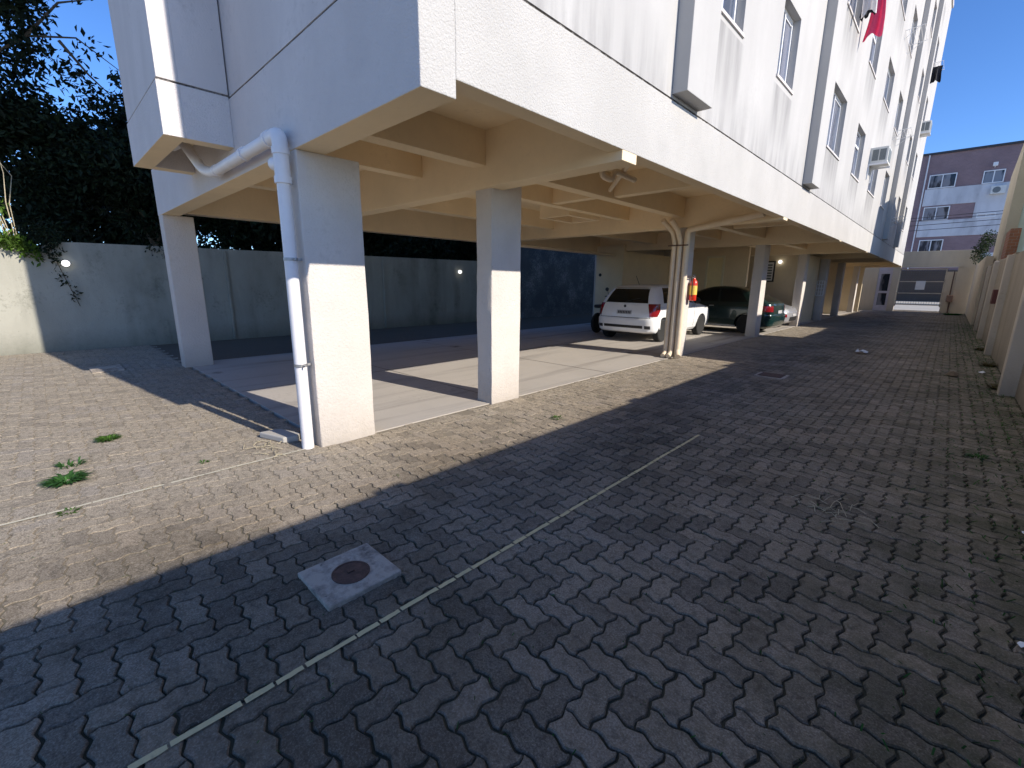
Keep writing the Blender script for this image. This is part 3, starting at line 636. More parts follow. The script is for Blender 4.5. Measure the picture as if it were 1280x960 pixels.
# ------------------------------------------------------------------ yard walls
m = MB(); m.prism([(-12.92, -9, -.1), (-12.92, 12.4, -.1), (-12.92, 12.4, 2.24), (-12.92, 0.75, 2.17), (-12.92, .35, 2.15), (-12.92, .05, 1.93), (-12.92, -.25, 2.12), (-12.92, -9, 2.1)], (-.2, 0, 0))
pw = m.build('perimeter_wall', 'perimeter'); tag(pw, 'long grey mossy perimeter wall behind the parking, half in sun', 'wall')
m = MB()
for y in (3.3, 7.6): m.box(-12.919, -12.86, y, y+.05, 0, 2.15)
m.build('pilaster', 'perimeter', pw)
m = MB(); m.box(-13.1, -12.9, 12.41, 40, -.1, 3.2); bw = m.build('rear_wall', 'bluewall'); tag(bw, 'tall dark blue wall with whitish stains at the back of the parking', 'wall')
yw = thing('yard_wall', 'long dusty beige wall with pilasters along the right edge of the driveway', 'wall', (0.9, 15, 0))
segs = [(-.6, 5.55, 2.06), (5.55, 9.05, 2.08), (9.05, 14.3, 2.12), (14.3, 18.6, 2.17), (18.6, 25.5, 2.21)]
for (a, b_, z) in segs:
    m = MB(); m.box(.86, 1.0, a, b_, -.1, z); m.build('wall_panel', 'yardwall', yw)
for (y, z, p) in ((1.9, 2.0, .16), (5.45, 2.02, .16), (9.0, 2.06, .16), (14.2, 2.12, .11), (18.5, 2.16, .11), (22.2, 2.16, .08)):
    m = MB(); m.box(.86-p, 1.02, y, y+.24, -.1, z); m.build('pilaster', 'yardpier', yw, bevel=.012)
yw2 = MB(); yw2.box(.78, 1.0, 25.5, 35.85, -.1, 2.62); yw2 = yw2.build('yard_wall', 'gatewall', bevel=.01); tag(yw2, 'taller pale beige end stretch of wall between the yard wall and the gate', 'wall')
mt = MB(); mt.box(.77, .86, 16.45, 16.85, 1.05, 1.40); mo = mt.build('meter_box', simple('dark red box', (0.10, 0.025, 0.02), .5), bevel=.01); tag(mo, 'small dark red meter box fixed to the shaded yard wall', 'meter box')
mt = MB(); mt.box(.80, .858, 16.48, 16.5, 1.06, 1.39)
# ------------------------------------------------------------------ neighbours on the right
nb = thing('neighbour_house', 'tall beige house with gabled side wall behind the yard wall', 'house', (5, 24, 0))
m = MB(); m.prism([(1.06, 24.4, 0), (1.06, 28.6, 0), (1.06, 28.6, 5.9), (1.06, 24.8, 6.62), (1.06, 24.4, 6.68)], (.3, 0, 0)); m.build('side_wall', 'nbwall', nb)
m = MB(); m.prism([(1.361, 20.6, 0), (1.361, 28.4, 0), (1.361, 28.4, 5.85), (1.361, 24.4, 6.65), (1.361, 20.6, 5.88)], (7.6, 0, 0)); m.build('wall', 'nbgreen', nb)
m = MB(); m.prism([(1.2, 20.5, 5.92), (1.2, 24.4, 6.73), (1.2, 28.6, 5.93), (1.2, 28.6, 6.03), (1.2, 24.4, 6.84), (1.2, 20.5, 6.02)], (8.2, 0, 0)); m.build('roof', 'terracotta', nb)
m = MB(); m.box(1.12, 1.36, 22.6, 24.39, 0, 3.35); m.build('brick_pier', 'redbrick', nb)
m = MB(); m.box(1.34, 1.36, 22.4, 23.6, 4.3, 5.2); wn_ = m.build('window', 'dark_metal', nb); m = MB(); m.box(1.33, 1.339, 22.46, 23.54, 4.36, 5.14); m.build('pane', 'glass', wn_)
lb = thing('neighbour_annex', 'low cream annex building just behind the yard wall', 'building', (4, 12.5, 0))
m = MB(); m.box(1.06, 6, 10.0, 15.5, 0, 3.38); m.build('wall', 'nbwall', lb)
m = MB(); m.box(1.03, 6.1, 9.95, 15.55, 3.381, 3.46); m.build('roof', 'concrete', lb)

# ------------------------------------------------------------------ gate wall at the street
gw = thing('gate_wall', 'beige street wall with a deep lintel over the gate opening', 'wall', (-1, 36, 0))
m = MB(); m.box(-14, -3.35, 36, 36.25, -.1, 3.0); m.build('wall_panel', 'gatewall', gw)
m = MB(); m.box(-3.35, .86, 36, 36.25, 2.72, 3.46); m.build('lintel', 'gatewall', gw, bevel=.01)
m = MB(); m.box(-2.68, -2.36, 35.95, 36.3, -.1, 2.719); m.build('pier', 'gatewall', gw, bevel=.01)
m = MB(); m.box(.12, .86, 35.97, 36.28, -.1, 2.719); m.build('pier', 'gatewall', gw, bevel=.01)
m = MB(); m.box(-2.6, .3, 35.9, 36.0-.001, 2.55, 2.72); m.build('lintel_lip', 'gatewall', gw)
m = MB(); m.box(-.3, .12, 36.05, 36.2, -.1, 2.3); m.build('wing', 'gatewall', gw)
gt = thing('driveway_gate', 'light barred metal gate with a white plate, closing the driveway at the street', 'gate', (-1.3, 36.1, 0))
m = MB(); x0, x1 = -2.355, -.305
for z in (.38, 1.05, 1.72, 2.42): m.box(x0, x1, 36.09, 36.13, z, z+.05)
m.box(x0, x0+.05, 36.09, 36.13, .3, 2.5); m.box(x1-.05, x1, 36.09, 36.13, .3, 2.5); m.build('frame', 'gatewall', gt)
m = MB()
k = x0+.05
while k < x1-.05: m.box(k, k+.012, 36.103, 36.117, .40, 2.45); k += .115
m.build('bars', 'dark_metal', gt)
m = MB(); m.box(-1.55, -1.13, 36.06, 36.085, 1.28, 1.78); m.build('plate', 'paper', gt)
pg = thing('entrance_door', 'pale framed glazed entrance door beside the driveway gate', 'door', (-3.0, 36.1, 0))
m = MB(); 
m.box(-3.35, -3.22, 36.05, 36.2, 0, 2.719); m.box(-2.80, -2.681, 36.05, 36.2, 0, 2.719); m.box(-3.22, -2.80, 36.05, 36.2, 2.2, 2.719); m.box(-3.22, -2.80, 36.05, 36.2, 1.05, 1.18); m.box(-3.22, -2.80, 36.05, 36.2, 0, .32)
m.build('frame', simple('pale lilac door paint', (.5, .47, .52), .5), pg)
m = MB(); m.box(-3.219, -2.801, 36.11, 36.13, .321, 1.049); m.box(-3.219, -2.801, 36.11, 36.13, 1.181, 2.199); m.build('pane', 'glassfar', pg)
mb_ = thing('meter_cabinet', 'small brown gas meter with pipes beside the right gate pier', 'meter', (-.05, 35.7, 0))
m = MB(); m.box(-.12, .16, 35.75, 35.96, .62, 1.0); m.build('cabinet', simple('brown meter', (.25, .15, .10), .6), mb_, bevel=.02)
m = MB(); m.tube([(.0, 35.9, 1.0), (.0, 35.9, 2.3)], .025, 8); m.tube([(.05, 35.9, 0), (.05, 35.9, .62)], .03, 8); m.build('pipe', 'rust', mb_)

# ------------------------------------------------------------------ far apartment block across the street
FB = thing('apartment_building', 'four storey mauve brick block with white bands, across the street', 'building', (-1, 62, 0))
m = MB(); m.box(-16, 10, 58, 70, 0, 13.05); m.build('wall', 'farbrick', FB)
for (z0, z1) in ((8.68, 10.12), (5.95, 7.36), (3.2, 4.4)):
    m = MB(); m.box(-3.15, 10, 57.94, 57.999, z0, z1); m.build('white_band', 'bandwhite', FB)
m = MB(); m.box(.35, 2.2, 57.95, 57.999, 7.361, 8.679); m.build('white_band', 'bandwhite', FB)
m = MB(); m.box(-16.1, 10.1, 57.85, 70.1, 13.051, 13.22); m.build('roof', 'dark_metal', FB)
def farwin(x0, x1, z0, z1):
    m = MB(); t = .07; y0, y1 = 57.9, 57.998
    m.box(x0, x1, y0, y1, z0, z0+t); m.box(x0, x1, y0, y1, z1-t, z1); m.box(x0, x0+t, y0, y1, z0+t, z1-t); m.box(x1-t, x1, y0, y1, z0+t, z1-t); xm = (x0+x1)/2; m.box(xm-t/2, xm+t/2, y0, y1, z0+t, z1-t)
    f = m.build('window', 'white_al', FB)
    m = MB(); m.box(x0+t, x1-t, 57.965, 57.98, z0+t, z1-t); m.build('pane', 'glassfar', f)
for (x0, x1, z0, z1) in ((-3.02, -1.2, 10.15, 11.32), (.45, 1.75, 10.14, 11.18), (-2.98, -1.22, 7.40, 8.56), (.58, 1.76, 7.36, 7.72), (-2.85, -1.2, 4.45, 5.68),
                         (-4.5, -3.9, 9.9, 11.0), (-4.5, -3.9, 7.3, 8.4), (-4.5, -3.9, 4.7, 5.8), (-7.5, -6, 10.1, 11.3), (-7.5, -6, 7.4, 8.6), (3.6, 5.2, 10.1, 11.3), (3.6, 5.2, 7.4, 8.6)):
    farwin(x0, x1, z0, z1)
m = MB(); m.tube([(-3.28, 57.9, 3.0), (-3.28, 57.9, 13.05)], .05, 8); m.build('drain_pipe', 'pvc', FB)
m = MB(); m.box(-4.2, 3, 57.9, 57.999, 0.1, 2.95); m.build('garage_shutter', 'shutter', FB)
for (x, y, z, lb_) in ((1.55, 57.75, 9.2, 'boxy wall air conditioner on the right of the top white band of the far block'),):
    a = thing('air_conditioner', lb_, 'air conditioner', (x, y, z))
    m = MB(); m.box(x-.45, x+.45, y-.15, y+.18, z, z+.65); m.build('casing', 'ac_white', a, bevel=.02)
    m = MB(); m.lathe([(.24, -.17), (.24, -.155), (0, -.155)], (x-.1, y, z+.32), 'y', 20); m.build('fan_grille', 'ac_grille', a)
lp = thing('flood_lamp', 'small white flood lamp above the upper right window of the far block', 'lamp', (1.1, 57.9, 11.45))
m = MB(); m.box(.9, 1.2, 57.55, 57.75, 11.45, 11.75); m.build('lamp_head', 'white_al', lp, bevel=.03)
m = MB(); m.tube([(1.05, 57.75, 11.5), (1.05, 57.98, 11.4)], .03, 8); m.build('arm', 'white_al', lp)
# overhead street cables
wc = MB()
for (z, o_) in ((5.55, 0), (5.75, .1), (5.25, .2), (4.9, .1)):
    wc.tube([(-20+2*k, 44+o_, z+.25*((k-10)/10)**2+.05*k) for k in range(0, 20)], .018, 5)
tag(wc.build('overhead_cables', 'black'), 'bundle of dark overhead cables strung along the street', 'cables')

# ------------------------------------------------------------------ foliage
def leaf_cloud(name, clumps, n, size, mat, parent, droop=0.3, flat=0.0):
    """many small bent leaves scattered through overlapping clumps. clumps: (x,y,z,rx,ry,rz,weight)"""
    cl = np.array(clumps, float); w = cl[:, 6]*cl[:, 3]*cl[:, 4]*cl[:, 5]; w = w/w.sum()
    idx = RNG.choice(len(cl), n, p=w); d = RNG.normal(size=(n, 3)); d /= np.linalg.norm(d, axis=1, keepdims=True)
    rad = RNG.random(n)**(1/2.2); c = cl[idx]; P = c[:, :3] + d*rad[:, None]*c[:, 3:6]
    L = size*RNG.uniform(.55, 1.3, n); wd = L*RNG.uniform(.35, .55, n)
    a = RNG.normal(size=(n, 3)); a[:, 2] -= droop; a /= np.linalg.norm(a, axis=1, keepdims=True)
    q = RNG.normal(size=(n, 3)); q[:, 2] += flat; b = np.cross(a, q); b /= np.linalg.norm(b, axis=1, keepdims=True)
    nn = np.cross(a, b)
    V = np.stack([P, P+a*(L*.45)[:, None]+b*(wd*.5)[:, None]+nn*(L*.06)[:, None], P+a*L[:, None]-nn*(L*.05)[:, None], P+a*(L*.45)[:, None]-b*(wd*.5)[:, None]+nn*(L*.06)[:, None]], 1).reshape(-1, 3)
    if parent is not None: V = V - np.array(parent.location)
    return np_mesh(name, V, np.arange(4*n), np.full(n, 4), mat, parent)
def tree(label, x, y, base, crown, n, size, mat, limbs=7, h=4.0, r=.16, twigs=()):
    t = thing('tree', label, 'tree', (x, y, 0), 0, 'trees behind the perimeter wall')
    m = MB(); rr = random.Random(int(x*31+y*17))
    tp = [(x, y, -.1), (x+.05, y+.08, h*.4), (x-.1, y+.15, h*.8), (x+.1, y, h*1.25)]
    m.tube(tp, [r, r*.85, r*.6, r*.3], 10)
    for k in range(limbs):
        c = crown[k % len(crown)]; s0 = Vector((x, y, h*rr.uniform(.45, .95))); e = Vector(c[:3])+Vector((rr.uniform(-.5, .5), rr.uniform(-.5, .5), rr.uniform(0, .6)))
        mid = (s0+e)/2+Vector((rr.uniform(-.3, .3), rr.uniform(-.3, .3), .35))
        m.tube([s0, mid, e], [r*.45, r*.28, r*.1], 7)
    for tw in twigs: m.tube(tw, [.035*(1-.8*i/(len(tw)-1)) for i in range(len(tw))], 6)
    m.build('trunk', 'trunk', t, smooth=50)
    leaf_cloud('crown', crown, n, size, mat, t)
    return t
def clumps(cx, cy, cz, ex, ey, ez, n, r0, r1, seed):
    rr = random.Random(seed); o = []
    while len(o) < n:
        d = Vector((rr.uniform(-1, 1), rr.uniform(-1, 1), rr.uniform(-1, 1)))
        if d.length > 1: continue
        q = rr.uniform(r0, r1); o.append((cx+d.x*ex, cy+d.y*ey, cz+d.z*ez, q, q, q*.75, rr.uniform(.6, 1.4)))
    return o
tw1 = [[(-15.3, -.3, 5.6), (-15.1, .7, 6.5), (-15.0, 1.5, 6.7), (-14.9, 2.2, 6.2)], [(-15.1, .7, 6.5), (-15.0, 1.3, 7.3), (-15, 1.9, 7.6)], [(-15.0, 1.2, 6.55), (-15, 1.6, 6.0), (-15, 2.0, 5.6)]]
c1 = clumps(-15.6, -1.6, 6.6, 1.8, 2.0, 3.2, 26, .6, 1.1, 1) + [(-15.3, .75, 7.2, .7, .5, .9, 1), (-15.6, .3, 5.2, .7, .7, .9, 1), (-15.6, -.4, 4.2, .7, .8, .9, 1), (-15.8, .1, 8.4, .9, .8, .9, 1), (-15.8, .5, 7.8, .8, .6, .8, 1), (-15.3, .55, 6.2, .6, .5, .7, 1), (-15.2, 1.0, 8.2, .7, .6, .8, .7), (-15.1, 1.55, 7.7, .35, .45, .3, .35), (-15.4, 1.3, 6.1, .5, .45, .5, .6), (-15.2, 2.0, 8.1, .4, .4, .3, .3), (-15.0, 1.7, 6.6, .4, .35, .3, .3)]
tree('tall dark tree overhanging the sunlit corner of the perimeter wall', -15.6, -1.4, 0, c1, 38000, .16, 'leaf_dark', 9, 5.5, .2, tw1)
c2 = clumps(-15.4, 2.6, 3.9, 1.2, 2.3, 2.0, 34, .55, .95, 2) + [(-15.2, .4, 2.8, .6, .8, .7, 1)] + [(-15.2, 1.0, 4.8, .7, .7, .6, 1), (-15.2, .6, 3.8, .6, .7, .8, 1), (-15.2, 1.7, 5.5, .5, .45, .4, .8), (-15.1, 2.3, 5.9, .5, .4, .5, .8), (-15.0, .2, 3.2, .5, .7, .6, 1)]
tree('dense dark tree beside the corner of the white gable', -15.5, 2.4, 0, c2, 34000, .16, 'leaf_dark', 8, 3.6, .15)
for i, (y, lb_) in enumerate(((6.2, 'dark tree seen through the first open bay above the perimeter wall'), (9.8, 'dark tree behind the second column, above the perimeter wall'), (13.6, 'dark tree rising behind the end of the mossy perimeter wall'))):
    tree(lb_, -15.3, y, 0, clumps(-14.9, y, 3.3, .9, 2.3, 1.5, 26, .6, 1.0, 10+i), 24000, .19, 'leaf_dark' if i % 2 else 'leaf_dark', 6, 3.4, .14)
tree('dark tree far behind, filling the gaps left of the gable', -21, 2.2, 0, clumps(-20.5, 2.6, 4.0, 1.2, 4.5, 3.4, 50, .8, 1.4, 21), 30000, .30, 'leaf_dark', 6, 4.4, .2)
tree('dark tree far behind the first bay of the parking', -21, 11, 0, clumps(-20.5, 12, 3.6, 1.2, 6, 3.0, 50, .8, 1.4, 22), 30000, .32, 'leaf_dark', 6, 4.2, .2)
vn = thing('climbing_vine', 'bright green creeper spilling over the sunlit top of the perimeter wall', 'plant', (-12.9, -.3, 2.0))
leaf_cloud('leaves', [(-12.85, -.55, 2.22, .22, .35, .16, 1), (-12.8, -.2, 2.15, .18, .3, .16, 1), (-12.8, .02, 2.02, .12, .16, .18, 1), (-12.82, -1.0, 2.25, .2, .4, .15, 1), (-12.8, .12, 1.85, .10, .08, .14, .6), (-12.9, -.7, 2.6, .18, .35, .3, .5), (-12.95, -.3, 2.75, .15, .2, .35, .25)], 1600, .10, 'leaf_vine', vn, .5)
m = MB()
rv = random.Random(9)
for k in range(16):
    y = -.80+.05*k+rv.uniform(-.03, .03); t_ = rv.uniform(3.0, 4.2); m.tube([(-13.1+rv.uniform(-.1, .1), y+rv.uniform(-.3, .1), t_), (-12.98, y+rv.uniform(-.15, .1), 2.45+(t_-2.45)*.6), (-12.92, y+rv.uniform(-.08, .08), 2.45+(t_-2.45)*.25), (-12.88, y+rv.uniform(-.05, .05), 2.15)], [.003, .006, .009, .008], 5)
m.build('stems', 'drystem', vn)
v2 = thing('climbing_vine', 'sparse dark creeper hanging down the shaded part of the perimeter wall', 'plant', (-12.9, .4, 1.2))
leaf_cloud('leaves', [(-12.87, .32, 2.0, .08, .22, .25, 1), (-12.87, .40, 1.6, .06, .12, .3, .9), (-12.87, .55, 1.2, .05, .09, .25, .6), (-12.86, .25, 2.3, .15, .35, .25, 1), (-12.88, 2.3, 2.1, .1, .5, .2, .5), (-12.88, 6.1, 1.2, .05, .12, .6, .5), (-12.88, 2.6, 1.3, .05, .25, .5, .25)], 900, .08, 'leaf_dark', v2, .5)
m = MB(); m.tube([(-12.9, .3, 2.2), (-12.9, .45, 1.5), (-12.905, .6, .9)], .006, 5); m.build('stems', 'trunk', v2)
gv = thing('wall_plant', 'green shrub growing on top of the street wall beside the beige house', 'plant', (.8, 35, 3.0))
leaf_cloud('leaves', [(.85, 35.4, 3.1, .4, .4, .5, 1), (1.0, 35.1, 3.9, .35, .4, .5, 1), (.8, 35.4, 3.5, .35, .35, .35, 1)], 1600, .10, 'leaf_mid', gv)
m = MB(); m.tube([(.9, 35.6, 2.5), (.9, 35.4, 3.2), (1.0, 35.2, 3.9)], [.03, .02, .01], 6); m.build('stems', 'trunk', gv)

def weed(name, label, x, y, n, rad, hgt, mat, blade=.10, group=None, lean=1.0):
    V = []; 
    for k in range(n):
        a = RNG.uniform(0, 2*math.pi); r = rad*math.sqrt(RNG.random())*.45; bx, by = x+r*math.cos(a), y+r*math.sin(a)
        a2 = a+RNG.normal(0, .6); L = blade*RNG.uniform(.5, 1.3); up = hgt*RNG.uniform(.3, 1.0); w = L*.10
        dx, dy = math.cos(a2)*L*lean, math.sin(a2)*L*lean; px, py = -math.sin(a2)*w, math.cos(a2)*w
        V += [(bx-px*.6, by-py*.6, -.004), (bx+px*.6, by+py*.6, -.004), (bx+dx*.5+px, by+dy*.5+py, up*.8), (bx+dx*.5-px, by+dy*.5-py, up*.8),
              (bx+dx*.5-px, by+dy*.5-py, up*.8), (bx+dx*.5+px, by+dy*.5+py, up*.8), (bx+dx+px*.1, by+dy+py*.1, up*.75), (bx+dx-px*.1, by+dy-py*.1, up*.75)]
    o = np_mesh(name, np.array(V), np.arange(len(V)), np.full(len(V)//4, 4), mat)
    return tag(o, label, 'weed', group)
weed('weed', 'largest dark green weed clump on the sunlit pavers', -4.45, -.05, 130, .14, .05, 'grass_dark', .09)
weed('weed', 'thin dark sprig straggling behind the largest weed clump', -4.82, -.02, 40, .15, .05, 'grass_dark', .06)
weed('weed', 'bright grass tuft between sunlit pavers, toward the perimeter wall', -5.41, .26, 130, .12, .035, 'grass', .07)
weed('weed', 'small yellowish weed touching the cream painted line', -3.82, -.07, 45, .08, .02, 'grass', .04)
weed('weed', 'tiny weed on the sunlit pavers near the corner column', -4.17, .74, 25, .06, .02, 'grass', .035)
weed('weed', 'weed growing in front of the second column at the shadow edge', -2.9, 3.76, 40, .10, .03, 'grass', .05)
weed('weed', 'green weed tuft in the shaded driveway near the yard wall', .40, 5.48, 60, .11, .03, 'grass_dark', .06)
weed('weed', 'grass tuft at the foot of the far end of the yard wall', .25, 33.5, 160, .7, .12, 'grass_dark', .22)
for k, (y, lb_) in enumerate(((9.5, 'dry grass tuft at the foot of the nearest visible pier of the yard wall'), (12.2, 'dry grass tuft at the foot of the yard wall between two piers'), (15.2, 'dry grass clump under the dark red meter box'))):
    weed('weed', lb_, .74, y, 70, .16, .09, 'drygrass', .14)
# moss and grass threads in the joints by the yard wall
V = []
for k in range(2600):
    y = RNG.uniform(1.5, 26); x = .86-abs(RNG.normal(0, .38)); 
    x = round(x/U)*U + RNG.normal(0, .012) if RNG.random() < .5 else x
    a = RNG.uniform(0, 6.28); L = RNG.uniform(.012, .04); w = .006
    V += [(x, y, -.006), (x+w, y, -.006), (x+w+L*math.cos(a), y+L*math.sin(a), L*.5), (x+L*math.cos(a), y+L*math.sin(a), L*.5)]
for k in range(1500):
    x = RNG.uniform(-3.6, .7); y = RNG.uniform(-.3, 6); 
    if RNG.random() < .5: x = round(x/U)*U + RNG.normal(0, .007)
    else: y = round(y/U)*U + RNG.normal(0, .007)
    a = RNG.uniform(0, 6.28); L = RNG.uniform(.008, .02); w = .004
    V += [(x, y, -.008), (x+w, y, -.008), (x+w+L*math.cos(a), y+L*math.sin(a), .004), (x+L*math.cos(a), y+L*math.sin(a), .004)]
for k in range(1500):
    x = RNG.uniform(-9, -2.9) if RNG.random() < .7 else RNG.uniform(-3.8, -2.6); y = RNG.uniform(-1.0, 1.5) if x < -3.9 else RNG.uniform(-.5, 8)
    if RNG.random() < .5: x = round(x/U)*U + RNG.normal(0, .008)
    else: y = round(y/U)*U + RNG.normal(0, .008)
    a = RNG.uniform(0, 6.28); L = RNG.uniform(.008, .03); w = .004
    V += [(x, y, -.006), (x+w, y, -.006), (x+w+L*math.cos(a), y+L*math.sin(a), .006), (x+L*math.cos(a), y+L*math.sin(a), .006)]
tag(np_mesh('moss_and_grass', np.array(V), np.arange(len(V)), np.full(len(V)//4, 4), 'grass_dark'), 'moss and fine grass sprouting in the paver joints', 'grass', kind='stuff')

# ------------------------------------------------------------------ things on the ground
mh = thing('manhole_slab', 'square concrete slab with a round rusty cover, set in the shaded pavers', 'manhole', ((MHX0+MHX1)/2, (MHY0+MHY1)/2, 0))
m = MB(); m.box(MHX0, MHX1, MHY0, MHY1, -.03, .020); m.build('slab', 'concrete', mh, bevel=.006)
mcx, mcy = -1.955, .885
m = MB(); m.lathe([(.092, .0203), (.092, .0245), (.084, .0255), (.082, .0225), (.06, .0232), (0, .0238)], (mcx, mcy, 0), 'z', 40); cv = m.build('cover', 'rust', mh, smooth=30)
m = MB(); m.box(mcx-.006, mcx+.006, mcy-.016, mcy+.016, .024, .031); m.build('handle', 'rust', cv)
mh2 = thing('manhole_slab', 'dark flush manhole plate in the middle of the shaded driveway', 'manhole', (-1.89, 8.17, 0))
m = MB(); m.box(-2.12, -1.68, 7.93, 8.38, -.02, .012); m.build('slab', 'concrete', mh2, bevel=.004); m = MB(); m.box(-2.07, -1.73, 7.98, 8.33, .0125, .018); m.build('cover', 'rust', mh2)
mh3 = thing('manhole_slab', 'pale inspection slab in the shade left of the gable column', 'manhole', (-9.8, .6, 0))
m = MB(); m.box(-10.15, -9.5, .42, .82, -.02, .02); m.build('slab', 'concrete', mh3, bevel=.006); m = MB(); m.box(-10.0, -9.65, .5, .74, .0205, .028); m.build('cover', 'concrete', mh3)
br = MB(); br.prism([(-4.50, 1.26, .0), (-4.18, 1.36, .0), (-4.14, 1.48, 0), (-4.22, 1.53, .0), (-4.48, 1.44, .0)], (0, 0, .055)); bo = br.build('broken_slab', 'sidewalk', bevel=.01); tag(bo, 'broken chunk of concrete lying at the foot of the drainpipe', 'concrete piece')
dr = MB(); dr.prism([(-4.40, 1.02, .0), (-4.10, 1.28, .0), (-4.02, 1.22, 0), (-4.3, .98, .0)], (0, 0, .03)); 
pp = MB(); rr = random.Random(4)
for i in range(6):
    for j in range(6): pass
gp = [[(-1.30+.05*i+rr.uniform(-.012, .012), 12.30+.05*j+rr.uniform(-.012, .012), .02+rr.uniform(0, .07)) for i in range(5)] for j in range(6)]
pp.add([p for r_ in gp for p in r_], [(j*5+i, j*5+i+1, (j+1)*5+i+1, (j+1)*5+i) for j in range(5) for i in range(4)])
tag(pp.build('crumpled_paper', 'paper', fix=False), 'crumpled white paper lying in the middle of the shaded driveway', 'litter')
for (x, y, s_, nm, mt_, lb_) in ((.62, 11.1, .05, 'crumpled_paper', 'paper', 'small white litter scrap by the foot of the yard wall'), (.25, 10.4, .10, 'dead_leaf', 'leafdry', 'dark dead leaf on the driveway near the yard wall, beside white litter'),
                                (.55, 3.9, .012, 'pebble', 'paper', 'white pebble on the shaded pavers at the right edge'), (.45, 2.6, .02, 'pebble', 'paper', 'white chip on the dark pavers nearest the right corner')):
    b = MB(); pts = [(x+s_*math.cos(a)*rr.uniform(.6, 1.1), y+1.4*s_*math.sin(a)*rr.uniform(.6, 1.1), .008+rr.uniform(0, s_*.5)) for a in [k*math.pi/4 for k in range(8)]]
    b.add(pts+[(x, y, .012+s_*.7)], [(i, (i+1) % 8, 8) for i in range(8)]); tag(b.build(nm, mt_, fix=False), lb_, 'litter')
tw = MB()
for k in range(26):
    x, y, a, L = -.32+rr.gauss(0, .10), 3.45+rr.gauss(0, .09), rr.uniform(0, 3.14), rr.uniform(.05, .16)
    tw.tube([(x-L/2*math.cos(a), y-L/2*math.sin(a), .008), (x, y, .014+rr.uniform(0, .015)), (x+L/2*math.cos(a), y+L/2*math.sin(a), .008)], .0025, 4)
tag(tw.build('dry_twigs', 'drystem'), 'scatter of pale dry twigs on the shaded driveway', 'twigs', kind='stuff')
tw = MB()
for k in range(22):
    x, y, a, L = -4.15+rr.gauss(0, .12), 1.22+rr.gauss(0, .07), rr.uniform(0, 3.14), rr.uniform(.05, .15)
    tw.tube([(x-L/2*math.cos(a), y-L/2*math.sin(a), .008), (x, y, .02), (x+L/2*math.cos(a), y+L/2*math.sin(a), .008)], .003, 4)
tag(tw.build('dry_twigs', 'drystem'), 'dry twigs and grass beside the broken concrete at the corner column', 'twigs', kind='stuff')

